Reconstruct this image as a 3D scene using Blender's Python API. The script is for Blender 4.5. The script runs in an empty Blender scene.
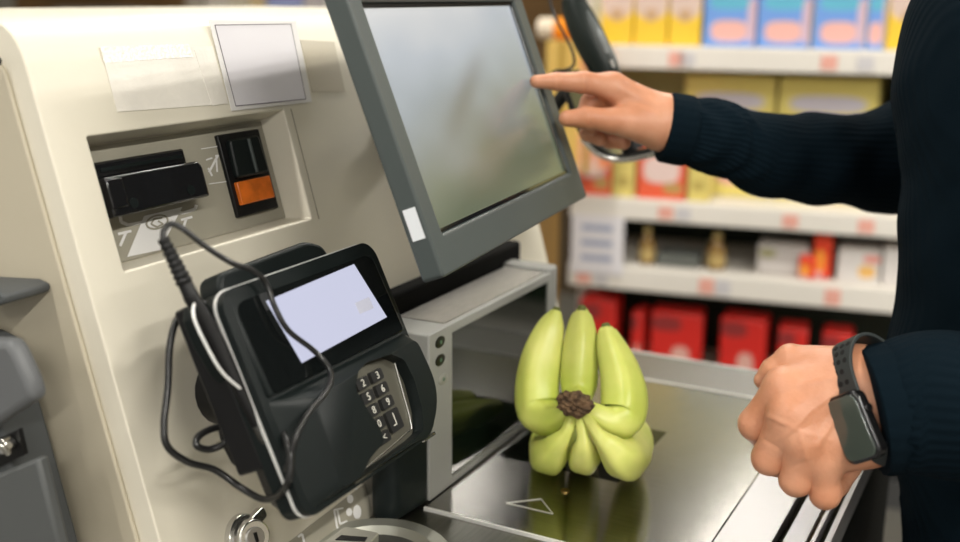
import bpy, bmesh, math, random
import numpy as np
from mathutils import Vector, Matrix
random.seed(7)
C = bpy.context.scene.collection
V = Vector
# ------------------------------------------------------------------ camera
F_PX = 1095.0
def nrm(v):
    v = np.array(v, float); return v/np.linalg.norm(v)
_Y = nrm((600, 271, -F_PX)); _d = -nrm((-2130, 291, -F_PX))
_X = nrm(_d - np.dot(_d, _Y)*_Y); _Z = np.cross(_X, _Y)
CM = np.array([_X, _Y, _Z])                     # camera axes -> world axes
EYE = np.array([0, 0, 0.48])
cam = bpy.data.cameras.new('camera'); co = bpy.data.objects.new('camera', cam); C.objects.link(co)
m = Matrix([list(CM[i])+[EYE[i]] for i in range(3)]+[[0, 0, 0, 1]]); co.matrix_world = m
cam.sensor_width = 36; cam.lens = F_PX/960*36; cam.clip_start = .01
cam.dof.use_dof = True; cam.dof.focus_distance = .93; cam.dof.aperture_fstop = 3.1
bpy.context.scene.camera = co
def ray(px, py): return CM @ nrm((px-480, 271-py, -F_PX))
def onpl(px, py, p0, n):
    r = ray(px, py); t = np.dot(np.array(p0, float)-EYE, n)/np.dot(r, n); return V(EYE+t*r)
def ony(px, py, y): return onpl(px, py, (0, y, 0), (0, 1, 0))
def onx(px, py, x): return onpl(px, py, (x, 0, 0), (1, 0, 0))
def onz(px, py, z): return onpl(px, py, (0, 0, z), (0, 0, 1))
def at(px, py, d): return V(EYE+ray(px, py)*d)
# ------------------------------------------------------------------ materials
MATS = {}
def mat(name, col, rough=.5, metal=0, bump=0, bscale=200, var=0, vscale=8, col2=None, emit=None, es=0, trans=0, ior=1.45,
        aniso=0, sss=0, stretch=None, coat=0, spec=.5, alpha=1, detail=3, ramp=(.35, .65)):
    if name in MATS: return MATS[name]
    M = bpy.data.materials.new(name); M.use_nodes = True; nt = M.node_tree; N = nt.nodes; L = nt.links
    b = N['Principled BSDF']
    b.inputs['Base Color'].default_value = (*col, 1); b.inputs['Roughness'].default_value = rough
    b.inputs['Metallic'].default_value = metal; b.inputs['IOR'].default_value = ior
    b.inputs['Transmission Weight'].default_value = trans; b.inputs['Anisotropic'].default_value = aniso
    b.inputs['Coat Weight'].default_value = coat; b.inputs['Coat Roughness'].default_value = .05
    b.inputs['Specular IOR Level'].default_value = spec; b.inputs['Alpha'].default_value = alpha
    if sss:
        b.inputs['Subsurface Weight'].default_value = sss; b.inputs['Subsurface Radius'].default_value = (.012, .004, .002)
        b.inputs['Subsurface Scale'].default_value = 1
    if emit: b.inputs['Emission Color'].default_value = (*emit, 1); b.inputs['Emission Strength'].default_value = es
    tc = N.new('ShaderNodeTexCoord'); mp = N.new('ShaderNodeMapping'); L.new(tc.outputs['Object'], mp.inputs[0])
    if stretch: mp.inputs['Scale'].default_value = stretch
    if col2 is None and var: col2 = tuple(min(1, c*(1-var)) for c in col)
    if col2 is not None:
        n = N.new('ShaderNodeTexNoise'); n.inputs['Scale'].default_value = vscale; n.inputs['Detail'].default_value = detail
        r = N.new('ShaderNodeValToRGB'); r.color_ramp.elements[0].position = ramp[0]; r.color_ramp.elements[1].position = ramp[1]
        r.color_ramp.elements[0].color = (*col, 1); r.color_ramp.elements[1].color = (*col2, 1)
        L.new(mp.outputs[0], n.inputs[0]); L.new(n.outputs[0], r.inputs[0]); L.new(r.outputs[0], b.inputs['Base Color'])
    if bump:
        n = N.new('ShaderNodeTexNoise'); n.inputs['Scale'].default_value = bscale; n.inputs['Detail'].default_value = 4
        bp = N.new('ShaderNodeBump'); bp.inputs['Strength'].default_value = bump; bp.inputs['Distance'].default_value = .001
        L.new(mp.outputs[0], n.inputs[0]); L.new(n.outputs[0], bp.inputs['Height']); L.new(bp.outputs[0], b.inputs['Normal'])
    MATS[name] = M; return M
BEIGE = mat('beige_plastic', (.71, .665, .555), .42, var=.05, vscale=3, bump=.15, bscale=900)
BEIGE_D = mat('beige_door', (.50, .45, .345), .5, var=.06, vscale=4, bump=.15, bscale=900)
PANEL = mat('grey_label_panel', (.33, .31, .25), .4, var=.06, vscale=20)
BLACK = mat('black_plastic', (.006, .006, .0065), .38, spec=.35, bump=.2, bscale=1500)
BLACKG = mat('black_gloss', (.008, .008, .009), .12, coat=.4)
CHAR = mat('charcoal_plastic', (.0075, .0105, .0105), .38, spec=.22, bump=.15, bscale=1800)
MONG = mat('monitor_grey', (.062, .074, .072), .4, spec=.3, bump=.12, bscale=1800)
MOND = mat('monitor_side_grey', (.06, .07, .075), .4)
UNITG = mat('scanner_grey_plastic', (.25, .25, .235), .45, spec=.3, bump=.1, bscale=1500)
STEEL = mat('brushed_steel', (.17, .165, .15), .34, metal=1, col2=(.21, .20, .185), vscale=60, stretch=(1, 14, 1), bump=.12, bscale=260)
STEELP = mat('platter_steel', (.32, .31, .29), .17, metal=1, col2=(.37, .36, .34), vscale=30, stretch=(1, 12, 1), bump=.03, bscale=240)
STEELT = mat('steel_top_plate', (.42, .41, .38), .33, metal=1, col2=(.5, .48, .45), vscale=60, stretch=(10, 1, 1), bump=.3, bscale=300)
CHROME = mat('chrome', (.66, .65, .62), .2, metal=1)
SILVER = mat('silver_trim', (.75, .75, .74), .25, metal=1)
GLASSB = mat('dark_scan_glass', (.004, .007, .004), .05, spec=.3)
WHITE = mat('white_ink', (.72, .71, .70), .5)
WHITEP = mat('white_paper', (.70, .68, .71), .55, col2=(.64, .62, .66), vscale=6, stretch=(1, 1, 8), detail=1)
TAPE = mat('glossy_old_tape', (.80, .76, .69), .38, coat=.15, bump=.35, bscale=260, var=.07, vscale=40)
TAPEW = mat('crackled_tape_edge', (.95, .94, .92), .3, coat=.2, col2=(.78, .74, .67), vscale=420, bump=1, bscale=400)
ORANGE = mat('orange_plastic', (.75, .17, .02), .3, var=.35, vscale=60)
SKIN = mat('skin', (.51, .215, .112), .45, col2=(.62, .30, .18), vscale=28, sss=.12, bump=.35, bscale=420, detail=5)
GREY_M = mat('grey_machine_plastic', (.075, .08, .082), .5, spec=.3, bump=.15, bscale=1200)
RUBBER = mat('black_cable', (.012, .012, .012), .28)
LCDM = mat('lit_lcd', (.02, .02, .03), .04, spec=.6, emit=(.74, .76, .95), es=.62)
WOODB = mat('golden_brown_board', (.30, .17, .035), .6, var=.3, vscale=3)

def face_lcd(): pass
# ------------------------------------------------------------------ objects
class Thing:
    def __init__(s, name, label, cat, M=None, group=None, kind=None):
        s.M = Matrix(M) if M is not None else Matrix()
        s.o = bpy.data.objects.new(name, None); s.o.empty_display_size = .02; C.objects.link(s.o)
        s.o.matrix_world = s.M; s.o['label'] = label; s.o['category'] = cat
        if group: s.o['group'] = group
    def loc(s, w): return s.M.inverted() @ V(w)
def link(name, bm, mt, parent=None, smooth=False, label=None, bevel=0, seg=2, angle=35, sub=0):
    me = bpy.data.meshes.new(name)
    bmesh.ops.recalc_face_normals(bm, faces=bm.faces) if isinstance(bm, bmesh.types.BMesh) else None
    bm.to_mesh(me); bm.free()
    o = bpy.data.objects.new(name, me); C.objects.link(o)
    me.materials.append(mt)
    p = parent.o if isinstance(parent, Thing) else parent
    if p is not None: o.parent = p
    if bevel:
        md = o.modifiers.new('bevel', 'BEVEL'); md.width = bevel; md.segments = seg; md.limit_method = 'ANGLE'; md.angle_limit = math.radians(angle)
        md.harden_normals = False
    if sub:
        md = o.modifiers.new('sub', 'SUBSURF'); md.levels = sub; md.render_levels = sub
    if smooth or bevel or sub:
        for f in me.polygons: f.use_smooth = True
        if not sub: 
            try: me.set_sharp_from_angle(angle=math.radians(40))
            except Exception: pass
    if label: o['label'] = label
    return o
def frame(origin, h, v):          # local axes: x=h, y=v, z=normal
    h = V(h).normalized(); v = V(v); v = (v-h*v.dot(h)).normalized(); n = h.cross(v)
    return Matrix(((h.x, v.x, n.x, origin[0]), (h.y, v.y, n.y, origin[1]), (h.z, v.z, n.z, origin[2]), (0, 0, 0, 1)))
def px2(M, px, py, n=0):          # pixel -> local point on plane z=n of frame M
    nn = np.array(M.to_3x3() @ V((0, 0, 1))); p0 = M @ V((0, 0, n))
    return M.inverted() @ onpl(px, py, p0, nn)
def box(x0, x1, y0, y1, z0, z1, bm=None):
    bm = bm or bmesh.new()
    vs = [bm.verts.new((x, y, z)) for x in (x0, x1) for y in (y0, y1) for z in (z0, z1)]
    for f in ((0, 1, 3, 2), (4, 6, 7, 5), (0, 4, 5, 1), (2, 3, 7, 6), (0, 2, 6, 4), (1, 5, 7, 3)): bm.faces.new([vs[i] for i in f])
    return bm
def prism(pts, z0, z1, bm=None, top=None):      # pts in local xy, extruded along z; top = optional other outline
    bm = bm or bmesh.new(); top = top or pts
    a = [bm.verts.new((p[0], p[1], z0)) for p in pts]; b = [bm.verts.new((p[0], p[1], z1)) for p in top]
    bm.faces.new(a[::-1]); bm.faces.new(b); k = len(pts)
    for i in range(k): bm.faces.new((a[i], a[(i+1) % k], b[(i+1) % k], b[i]))
    return bm
def rrect(x0, x1, y0, y1, r, k=6):
    out = []
    rs = r if isinstance(r, (list, tuple)) else [r]*4   # BL BR TR TL
    for (cx, cy, a0, rr) in ((x0, y0, 180, rs[0]), (x1, y0, 270, rs[1]), (x1, y1, 0, rs[2]), (x0, y1, 90, rs[3])):
        sx = cx+rr if cx == x0 else cx-rr; sy = cy+rr if cy == y0 else cy-rr
        for i in range(k+1):
            a = math.radians(a0+90*i/k); out.append((sx+rr*math.cos(a), sy+rr*math.sin(a)))
    return out
def roundpoly(pts, r, k=5):
    out = []; n = len(pts)
    for i in range(n):
        p = V(pts[i]).to_2d() if len(pts[i]) > 2 else V(pts[i]); a = V(pts[i-1][:2]); b = V(pts[(i+1) % n][:2]); p = V(pts[i][:2])
        rr = r[i] if isinstance(r, (list, tuple)) else r
        da = (a-p); db = (b-p); q = min(rr, da.length*.48, db.length*.48)
        s = p+da.normalized()*q; e = p+db.normalized()*q
        for j in range(k+1):
            t = j/k; out.append(tuple((1-t)**2*s+2*t*(1-t)*p+t*t*e))
    return out
def cyl(c, ax, r, h, seg=32, r2=None, bm=None):
    bm = bm or bmesh.new(); ax = V(ax).normalized(); q = ax.to_track_quat('Z', 'Y').to_matrix().to_4x4()
    bmesh.ops.create_cone(bm, cap_ends=True, segments=seg, radius1=r, radius2=r if r2 is None else r2, depth=h, matrix=Matrix.Translation(V(c)+ax*h/2) @ q)
    return bm
def catmull(P, k=8):
    P = [np.array(p, float) for p in P]; Q = [2*P[0]-P[1]]+P+[2*P[-1]-P[-2]]; out = []
    for i in range(1, len(Q)-2):
        for j in range(k):
            t = j/k; a, b, c, d = Q[i-1:i+3]
            out.append(.5*((2*b)+(-a+c)*t+(2*a-5*b+4*c-d)*t*t+(-a+3*b-3*c+d)*t**3))
    out.append(P[-1]); return out
def tube(P, R, seg=12, k=8, bm=None, prof=None, cap=True):
    """P points, R radius or list -> swept tube"""
    bm = bm or bmesh.new()
    if not isinstance(R, (list, tuple)): R = [R]*len(P)
    S = catmull([list(p)+[r] for p, r in zip(P, R)], k) if k > 1 else [np.array(list(p)+[r]) for p, r in zip(P, R)]
    pts = [V(s[:3]) for s in S]; rr = [max(s[3], 1e-5) for s in S]
    up = V((0, 0, 1)); rings = []; t0 = (pts[1]-pts[0]).normalized()
    n = t0.orthogonal().normalized() if abs(t0.dot(up)) > .95 else (up-t0*up.dot(t0)).normalized()
    for i, p in enumerate(pts):
        t = (pts[min(i+1, len(pts)-1)]-pts[max(i-1, 0)]).normalized()
        n = (n-t*n.dot(t)).normalized(); b = t.cross(n)
        ring = []
        for j in range(seg):
            a = 2*math.pi*j/seg; w = prof(a) if prof else 1
            ring.append(bm.verts.new(p+(n*math.cos(a)+b*math.sin(a))*rr[i]*w))
        rings.append(ring)
    for i in range(len(rings)-1):
        for j in range(seg): bm.faces.new((rings[i][j], rings[i][(j+1) % seg], rings[i+1][(j+1) % seg], rings[i+1][j]))
    if cap: bm.faces.new(rings[0][::-1]); bm.faces.new(rings[-1])
    return bm
def lathe(prof, seg=32, bm=None, c=(0, 0, 0)):
    bm = bm or bmesh.new(); rings = []
    for r, z in prof: rings.append([bm.verts.new((c[0]+r*math.cos(2*math.pi*j/seg), c[1]+r*math.sin(2*math.pi*j/seg), c[2]+z)) for j in range(seg)])
    for i in range(len(rings)-1):
        for j in range(seg): bm.faces.new((rings[i][j], rings[i][(j+1) % seg], rings[i+1][(j+1) % seg], rings[i+1][j]))
    bm.faces.new(rings[0][::-1]); bm.faces.new(rings[-1]); return bm
def cut(o, cutters):              # boolean difference baked into the mesh
    tmp = []
    for bm in cutters:
        bmesh.ops.recalc_face_normals(bm, faces=bm.faces)
        me = bpy.data.meshes.new('cutter'); bm.to_mesh(me); bm.free(); c = bpy.data.objects.new('cutter', me); C.objects.link(c)
        c.parent = o.parent; tmp.append(c)
        md = o.modifiers.new('b', 'BOOLEAN'); md.object = c; md.operation = 'DIFFERENCE'; md.solver = 'EXACT'
    mods = [m for m in o.modifiers if m.type != 'BOOLEAN']; 
    for m_ in mods: m_.show_viewport = False
    bpy.context.view_layer.update()
    dg = bpy.context.evaluated_depsgraph_get(); me = bpy.data.meshes.new_from_object(o.evaluated_get(dg))
    o.modifiers.remove
    for m_ in [m for m in o.modifiers if m.type == 'BOOLEAN']: o.modifiers.remove(m_)
    for m_ in mods: m_.show_viewport = True
    o.data = me; me.name = o.name
    for c in tmp: bpy.data.objects.remove(c)
    return o
def text(s, size, M, mt, parent, name='printed_text', ext=.0003, font=None, loc=(0, 0, 0), rot=0):
    cu = bpy.data.curves.new(name, 'FONT'); cu.body = s; cu.size = size; cu.extrude = ext; cu.align_x = 'CENTER'; cu.align_y = 'CENTER'
    t = bpy.data.objects.new(name, cu); C.objects.link(t); bpy.context.view_layer.update()
    me = bpy.data.meshes.new_from_object(t.evaluated_get(bpy.context.evaluated_depsgraph_get())); bpy.data.objects.remove(t)
    me.transform(Matrix.Translation(loc) @ Matrix.Rotation(rot, 4, 'Z')); me.name = name
    o = bpy.data.objects.new(name, me); C.objects.link(o); me.materials.clear(); me.materials.append(mt); o.parent = parent.o if isinstance(parent, Thing) else parent
    return o
def struct(name, bm, mt):
    o = link(name, bm, mt); o['kind'] = 'structure'; return o
def solo(name, label, cat, bm, mt, group=None, **k):
    """single-mesh thing whose origin sits at the centre of its base"""
    vs = [v.co for v in bm.verts]; lo = V([min(v[i] for v in vs) for i in range(3)]); hi = V([max(v[i] for v in vs) for i in range(3)])
    b = V(((lo.x+hi.x)/2, (lo.y+hi.y)/2, lo.z)); bmesh.ops.translate(bm, verts=bm.verts, vec=-b)
    o = link(name, bm, mt, **k); o.location = b; o['label'] = label; o['category'] = cat
    if group: o['group'] = group
    return o

# ================================================================== ROOM
FL = -.88
FLOORM = mat('store_floor', (.11, .105, .09), .3, var=.2, vscale=1.5)
CEIL = mat('ceiling_tiles', (.82, .81, .78), .8)
WALLM = mat('store_wall', (.62, .58, .50), .8, var=.1, vscale=1)
struct('floor', box(-7, 5, -5, 8.1, FL-.05, FL), FLOORM)
struct('ceiling', box(-7, 5, -5, 8.1, 2.2, 2.25), CEIL)
struct('wall_back', box(-7, 5, 8, 8.1, FL, 2.2), mat('wall_brown', (.24, .16, .07), .8, var=.3, vscale=1.2))
struct('wall_left', box(-7.1, -7, -5, 8.1, FL, 2.2), WALLM)
struct('wall_right', box(5, 5.1, -5, 8.1, FL, 2.2), WALLM)
TUBE = mat('lit_tube', (1, 1, 1), .4, emit=(1, .97, .9), es=9)
k = 0
for yy, nm in ((-2.6, 'behind the camera'), (-.4, 'over the checkout'), (2.0, 'over the shopper and shelves'), (4.35, 'over the far aisle')):
    for xx, nx in ((-3.6, 'left'), (-1.0, 'middle'), (1.6, 'right')):
        t = Thing('ceiling_light', 'long fluorescent ceiling fixture %s, %s of its row' % (nm, nx), 'light', Matrix.Translation((xx, yy, 2.2)), 'fluorescent ceiling lights')
        link('fixture_housing', box(-.07, .07, -.75, .75, -.05, 0), mat('fixture_white', (.8, .8, .8), .4), t, bevel=.005)
        link('tube', cyl((0, -.72, -.07), (0, 1, 0), .02, 1.44), TUBE, t, smooth=True)
        li = bpy.data.lights.new('tube_light', 'AREA'); li.shape = 'RECTANGLE'; li.size = .08; li.size_y = 1.45; li.energy = {'left': 13, 'middle': 19, 'right': 64}[nx]; li.color = (1, .965, .89)
        lo = bpy.data.objects.new('tube_light', li); C.objects.link(lo); lo.parent = t.o; lo.location = (0, 0, -.1)
w = bpy.data.worlds.new('world'); bpy.context.scene.world = w; w.use_nodes = True
w.node_tree.nodes['Background'].inputs[0].default_value = (1, .97, .92, 1); w.node_tree.nodes['Background'].inputs[1].default_value = .7

# ================================================================== KIOSK
FX, TL_ = -.54, .28
FM = frame((FX, 0, 0), (0, 1, 0), (-TL_, 0, 1))      # face frame: x along the face, y up the slope, z out
Y0, Y1, ZT = .55, 1.285, .463
kiosk = Thing('checkout_kiosk', 'tall cream self-checkout kiosk with a leaning front and a banknote slot recess', 'checkout', Matrix.Translation((-.8, .9, FL)))
def kb(w): return V(w)-V((-.8, .9, FL))
prof = roundpoly([(FX, FL), (FX, 0), (FX-TL_*ZT, ZT), (-1.08, ZT), (-1.08, FL)], [.002, .03, .035, .03, .002], 7)
bm = bmesh.new()
a = [bm.verts.new(kb((p[0], Y0, p[1]))) for p in prof]; b = [bm.verts.new(kb((p[0], Y1, p[1]))) for p in prof]
bm.faces.new(a); bm.faces.new(b[::-1])
for i in range(len(a)): bm.faces.new((a[i], b[i], b[(i+1) % len(a)], a[(i+1) % len(a)]))
body = link('body', bm, BEIGE, kiosk, bevel=.007, seg=4, angle=50)
c1 = px2(FM, 88, 137); c2 = px2(FM, 122, 272); c3 = px2(FM, 283, 110); c4 = px2(FM, 313, 215)
rx0, rx1, ry0, ry1 = (c1.x+c2.x)/2, (c3.x+c4.x)/2, (c2.y+c4.y)/2, (c1.y+c3.y)/2
KI = kiosk.M.inverted()
def inK(bm, M=FM): bmesh.ops.transform(bm, matrix=KI @ M, verts=bm.verts); return bm
RD = .026
cutb = inK(prism(rrect(rx0+.004, rx1-.008, ry0+.004, ry1-.004, .002), -RD, .02, top=rrect(rx0-.002, rx1+.004, ry0-.006, ry1+.004, .002)))
cut(body, [cutb]); 
for f in body.data.polygons: f.use_smooth = True
body.data.set_sharp_from_angle(angle=math.radians(35))
link('recess_panel', inK(box(rx0+.005, rx1-.0085, ry0+.005, ry1-.005, -RD, -RD+.002)), PANEL, kiosk, label='grey-tan panel with white pictograms inside the recess')
# door on the near side
dx = .020
bm = bmesh.new(); pf = [(FX-dx-.001, FL+.01), (FX-dx-.001, 0), (FX-dx-TL_*.433, .433), (-1.05, .433), (-1.05, FL+.01)]
pf = roundpoly(pf, [.002, .02, .015, .01, .002])
a = [bm.verts.new(kb((p[0], Y0-.004, p[1]))) for p in pf]; b = [bm.verts.new(kb((p[0], Y0, p[1]))) for p in pf]
bm.faces.new(a); bm.faces.new(b[::-1])
for i in range(len(a)): bm.faces.new((a[i], b[i], b[(i+1) % len(a)], a[(i+1) % len(a)]))
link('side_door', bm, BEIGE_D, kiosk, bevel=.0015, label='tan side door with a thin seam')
link('hinge', cyl(kb((FX-dx-TL_*.43, Y0-.006, .432)), (0, -1, 0), .003, .004), BLACK, kiosk, smooth=True)
# seam line down the face beside the recess (thin groove strip)
g0 = px2(FM, 284, 110); g1 = px2(FM, 313, 213)
link('panel_seam', inK(box(g1.x+.006, g1.x+.0068, ry0-.004, ry1+.0, -.001, .0004)), mat('seam_shadow', (.2, .17, .12), .8), kiosk)
# note acceptor
PN = -RD
def P(px, py, n=PN): return px2(FM, px, py, n)
q0 = P(96, 164, PN+.0); q1 = P(195, 146, PN+.016); q2 = P(209, 190, PN+.026); q3 = P(108, 219, PN+.024)
nx0, nx1, ny0, ny1 = rx0+.006, q2.x, q3.y, q1.y
note = link('banknote_slot', inK(box(nx0, nx1-.006, ny0+.004, ny1, PN, PN+.016)), BLACKG, kiosk, bevel=.002, label='black glossy banknote slot module')
link('slot_lip', inK(prism([(nx0, ny0), (nx1, ny0), (nx1, ny0+.026), (nx1-.004, ny0+.031), (nx0, ny0+.031)], PN+.001, PN+.026)), BLACKG, note, bevel=.002)
link('slot_flap', inK(prism([(nx0+.004, ny0+.033), (nx1-.010, ny0+.033), (nx1-.010, ny1-.006), (nx0+.004, ny1-.006)], PN+.015, PN+.017)), BLACK, note)
link('slot_mouth', inK(box(nx0+.006, nx1-.012, ny0+.036, ny0+.039, PN+.016, PN+.0185)), CHAR, note)
link('slot_corner', inK(box(nx0+.0, nx0+.016, ny0+.006, ny0+.029, PN+.024, PN+.0275)), BLACKG, note, bevel=.001)
for px_, py_ in ((134, 203), (191, 190)):
    s = px2(FM, px_, py_, PN+.026); link('screw', inK(cyl((s.x, s.y, PN+.0255), (0, 0, 1), .0042, .001)), CHAR, note, smooth=True)
# coin slot
s0 = P(218, 135, PN+.006); s1 = P(263, 128, PN+.006); s2 = P(275, 209, PN+.006); s3 = P(238, 217, PN+.006)
sx0, sx1, sy0, sy1 = (s0.x+s3.x)/2, (s1.x+s2.x)/2, (s2.y+s3.y)/2, (s0.y+s1.y)/2
coin = link('coin_slot', inK(box(sx0, sx1, sy0, sy1, PN, PN+.006)), BLACK, kiosk, bevel=.001, label='black coin slot with an orange window')
link('coin_funnel', inK(prism(roundpoly([(sx0+.006, sy0+.034), (sx1-.007, sy0+.034), (sx1-.009, sy1-.006), (sx0+.008, sy1-.006)], .004), PN+.005, PN+.012)), CHAR, coin, bevel=.002)
link('coin_groove', inK(box((sx0+sx1)/2+.0015, (sx0+sx1)/2+.0045, sy0+.036, sy1-.008, PN+.011, PN+.014)), MONG, coin, bevel=.001)
link('orange_window', inK(box(sx0+.005, sx1-.006, sy0+.010, sy0+.031, PN+.005, PN+.010)), ORANGE, coin, bevel=.001, label='orange translucent window')
# pictograms
def ink(name, polys, n=PN+.0022, M=FM, mt=WHITE, par=kiosk, e=.0004):
    bm = bmesh.new()
    for poly in polys:
        pts = [px2(M, *p, n) for p in poly]; prism([(p.x, p.y) for p in pts], n, n+e, bm=bm)
    return link(name, inK(bm) if par is kiosk else bm, mt, par)
def stroke(P_, w):
    out = []
    for (x0, y0), (x1, y1) in zip(P_[:-1], P_[1:]):
        L_ = math.hypot(x1-x0, y1-y0) or 1; nx, ny = -(y1-y0)/L_*w/2, (x1-x0)/L_*w/2; out.append([(x0+nx, y0+ny), (x1+nx, y1+ny), (x1-nx, y1-ny), (x0-nx, y0-ny)])
    return out
ink('banknote_pictogram',
    [[(144, 216), (182, 207), (160, 250), (127, 257)]] + stroke([(144, 222), (128, 225), (121, 222), (120, 216)], 3)
    + stroke([(172, 212), (183, 213), (195, 209), (196, 205)], 3) + stroke([(118, 234), (131, 231)], 2.6) + stroke([(126, 232), (120, 246)], 2.6)
    + stroke([(181, 220), (192, 217)], 2.4) + stroke([(186, 219), (182, 231)], 2.4))
def ell(cx, cy, a, b, k=18, rot=0): 
    r = math.radians(rot)
    return [(cx+a*math.cos(t)*math.cos(r)-b*math.sin(t)*math.sin(r), cy+a*math.cos(t)*math.sin(r)+b*math.sin(t)*math.cos(r)) for t in [2*math.pi*i/k for i in range(k)]]
ring = ell(157, 222, 11, 6.5, rot=-15); ring.append(ring[0])
ink('note_symbol', stroke(ring, 1.6)+stroke([(162, 218), (154, 219), (151, 224), (157, 227), (163, 224), (158, 221)], 1.5), n=PN+.003, mt=PANEL)
ink('coin_pictogram', stroke([(201, 149), (220, 146)], 1)+stroke([(209, 184), (230, 181)], 1)+stroke([(209, 172), (218, 155)], 2)+stroke([(216, 155), (217, 172)], 1.4)
    + stroke([(221, 153), (225, 172), (229, 171)], 1.4)+stroke([(206, 160), (212, 158)], 1.6)+stroke([(208, 168), (212, 176)], 1.6))
# bottom pictogram band, face edge
ink('label_band', [[(282, 547), (365, 483), (373, 515), (336, 547)]], n=.0004, mt=PANEL)
ink('coins_pictogram', [ell(350, 499, 3, 4.3), ell(349, 512, 2.8, 4), ell(357, 512, 4, 7)], n=.001)
ink('tray_pictogram', stroke([(334, 510), (337, 527), (341, 534), (346, 528)], 1.8)
    + stroke([(334, 510), (343, 508)], 1.8)+stroke([(337, 509), (340, 524), (347, 521)], 1.8), n=.001)
ink('arrow_pictogram', stroke([(298, 537), (302, 534), (304, 542)], 2), n=.001)
ink('dash_pictogram', stroke([(350, 486), (357, 489)], 2), n=.001)
# lock
lp = px2(FM, 241, 537, .0); 
lk = link('lock', inK(cyl((lp.x, lp.y, 0), (0, 0, 1), .0195, .006, 40, r2=.0185)), CHROME, kiosk, smooth=True, bevel=.001, label='round chrome lock')
link('lock_barrel', inK(cyl((lp.x+.001, lp.y, .005), (-.30, .05, 1), .0150, .014, 40, r2=.0140)), CHROME, lk, bevel=.0012)
link('lock_plug', inK(cyl((lp.x-.003, lp.y+.0006, .0170), (-.30, .05, 1), .0085, .0030, 32)), mat('lock_steel', (.45, .44, .42), .38, metal=1), lk, bevel=.0006)
link('lock_wing', inK(prism(roundpoly([(lp.x+.004, lp.y+.002), (lp.x+.024, lp.y+.008), (lp.x+.022, lp.y+.017), (lp.x+.004, lp.y+.013)], .003), .004, .012)), CHROME, lk, bevel=.001)
link('keyhole', inK(box(lp.x-.0050, lp.x-.0026, lp.y-.003, lp.y+.0050, .0195, .0212)), BLACK, lk)
# tape residue and notice
def quad_on(name, pts, mt, n0, n1, par, inside=True, **kw):
    q = [px2(FM, *p, n0) for p in pts]; bm = prism([(p.x, p.y) for p in q], n0, n1); return link(name, inK(bm) if inside else bm, mt, par, **kw)
quad_on('tape_residue', [(100, 47), (212, 46), (228, 104), (117, 112)], TAPE, .0002, .0007, kiosk, label='shiny patch of old clear tape')
quad_on('tape_crackle', [(100, 47), (188, 44), (193, 57), (104, 63)], TAPEW, .0006, .0011, kiosk, label='crackled white top edge of the old tape')
quad_on('tape_strip', [(194, 50), (212, 48), (226, 103), (212, 106)], TAPE, .0006, .001, kiosk)
quad_on('tape_mark', [(300, 40), (334, 42), (345, 92), (312, 92)], mat('tan_tape', (.52, .47, .37), .3), .0002, .0006, kiosk)
nt_ = [px2(FM, *p, .0015) for p in ((209, 20), (296, 21), (312, 102), (232, 111))]
cc = sum(nt_, V())/4; NM = FM @ Matrix.Translation(cc)
note_s = Thing('notice_sheet', 'white paper notice with a thin dark border taped to the top of the kiosk face', 'paper', NM)
link('sheet', prism([(p.x-cc.x, p.y-cc.y) for p in nt_], -.0006, .0), mat('notice_sleeve', (.72, .70, .69), .5), note_s, label='clear-edged white sheet')
inn = [px2(FM, *p, .002) for p in ((215, 25), (291, 24), (306, 99), (236, 106))]
link('print_area', prism([(p.x-cc.x, p.y-cc.y) for p in inn], .0001, .0003), WHITEP, note_s)
bm = bmesh.new()
for i in range(4):
    a_, b_ = inn[i]-cc, inn[(i+1) % 4]-cc; d_ = (b_-a_).normalized(); nn_ = V((-d_.y, d_.x, 0))*.00035
    prism([tuple((a_+nn_)[:2]), tuple((b_+nn_)[:2]), tuple((b_-nn_)[:2]), tuple((a_-nn_)[:2])], .0003, .0005, bm=bm)
link('border_line', bm, mat('ink_dark', (.12, .1, .12), .6), note_s)

# ================================================================== left grey machine + ledge
def xz_poly(px, y): return [(ony(a, b, y).x, ony(a, b, y).z) for a, b in px]
def extr_y(pts, y0, y1, off):
    bm = bmesh.new(); a = [bm.verts.new((p[0]-off[0], y0-off[1], p[1]-off[2])) for p in pts]; b = [bm.verts.new((p[0]-off[0], y1-off[1], p[1]-off[2])) for p in pts]
    bm.faces.new(a); bm.faces.new(b[::-1])
    for i in range(len(a)): bm.faces.new((a[i], b[i], b[(i+1) % len(a)], a[(i+1) % len(a)]))
    return bm
off = (-.72, .48, FL)
gm = Thing('coin_unit_housing', 'dark grey plastic machine housing with curved shoulder at the left edge of the kiosk', 'machine', Matrix.Translation(off))
pts = xz_poly([(19, 336), (20, 354), (30, 372), (40, 400), (50, 435), (80, 545), (106, 640)], .54)
zc = pts[0][1]
poly = [(-.85, zc+.012)]+[(pts[0][0]-.02, zc+.004)]+pts+[(pts[-1][0]+.01, FL), (-.85, FL)]
link('housing', extr_y(poly, .50, .541, off), GREY_M, gm, bevel=.004, seg=3)
p2 = xz_poly([(-40, 338), (10, 340), (17, 352), (30, 380), (36, 400), (-40, 450)], .487)
link('shoulder_cover', extr_y(p2, .485, .5005, off), mat('grey_cover', (.12, .125, .13), .4, bump=.3, bscale=900), gm, bevel=.006, seg=3)
p3 = xz_poly([(-40, 490), (37, 458), (62, 560), (-40, 590)], .49)
link('front_panel', extr_y(p3, .49, .5005, off), mat('grey_front', (.085, .09, .09), .5, bump=.2, bscale=900), gm, bevel=.003)
p4 = xz_poly([(-30, 452), (16, 430), (22, 456), (-30, 480)], .495)
link('latch_well', extr_y(p4, .497, .5007, off), BLACK, gm)
lc = ony(4, 446, .49)
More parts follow.
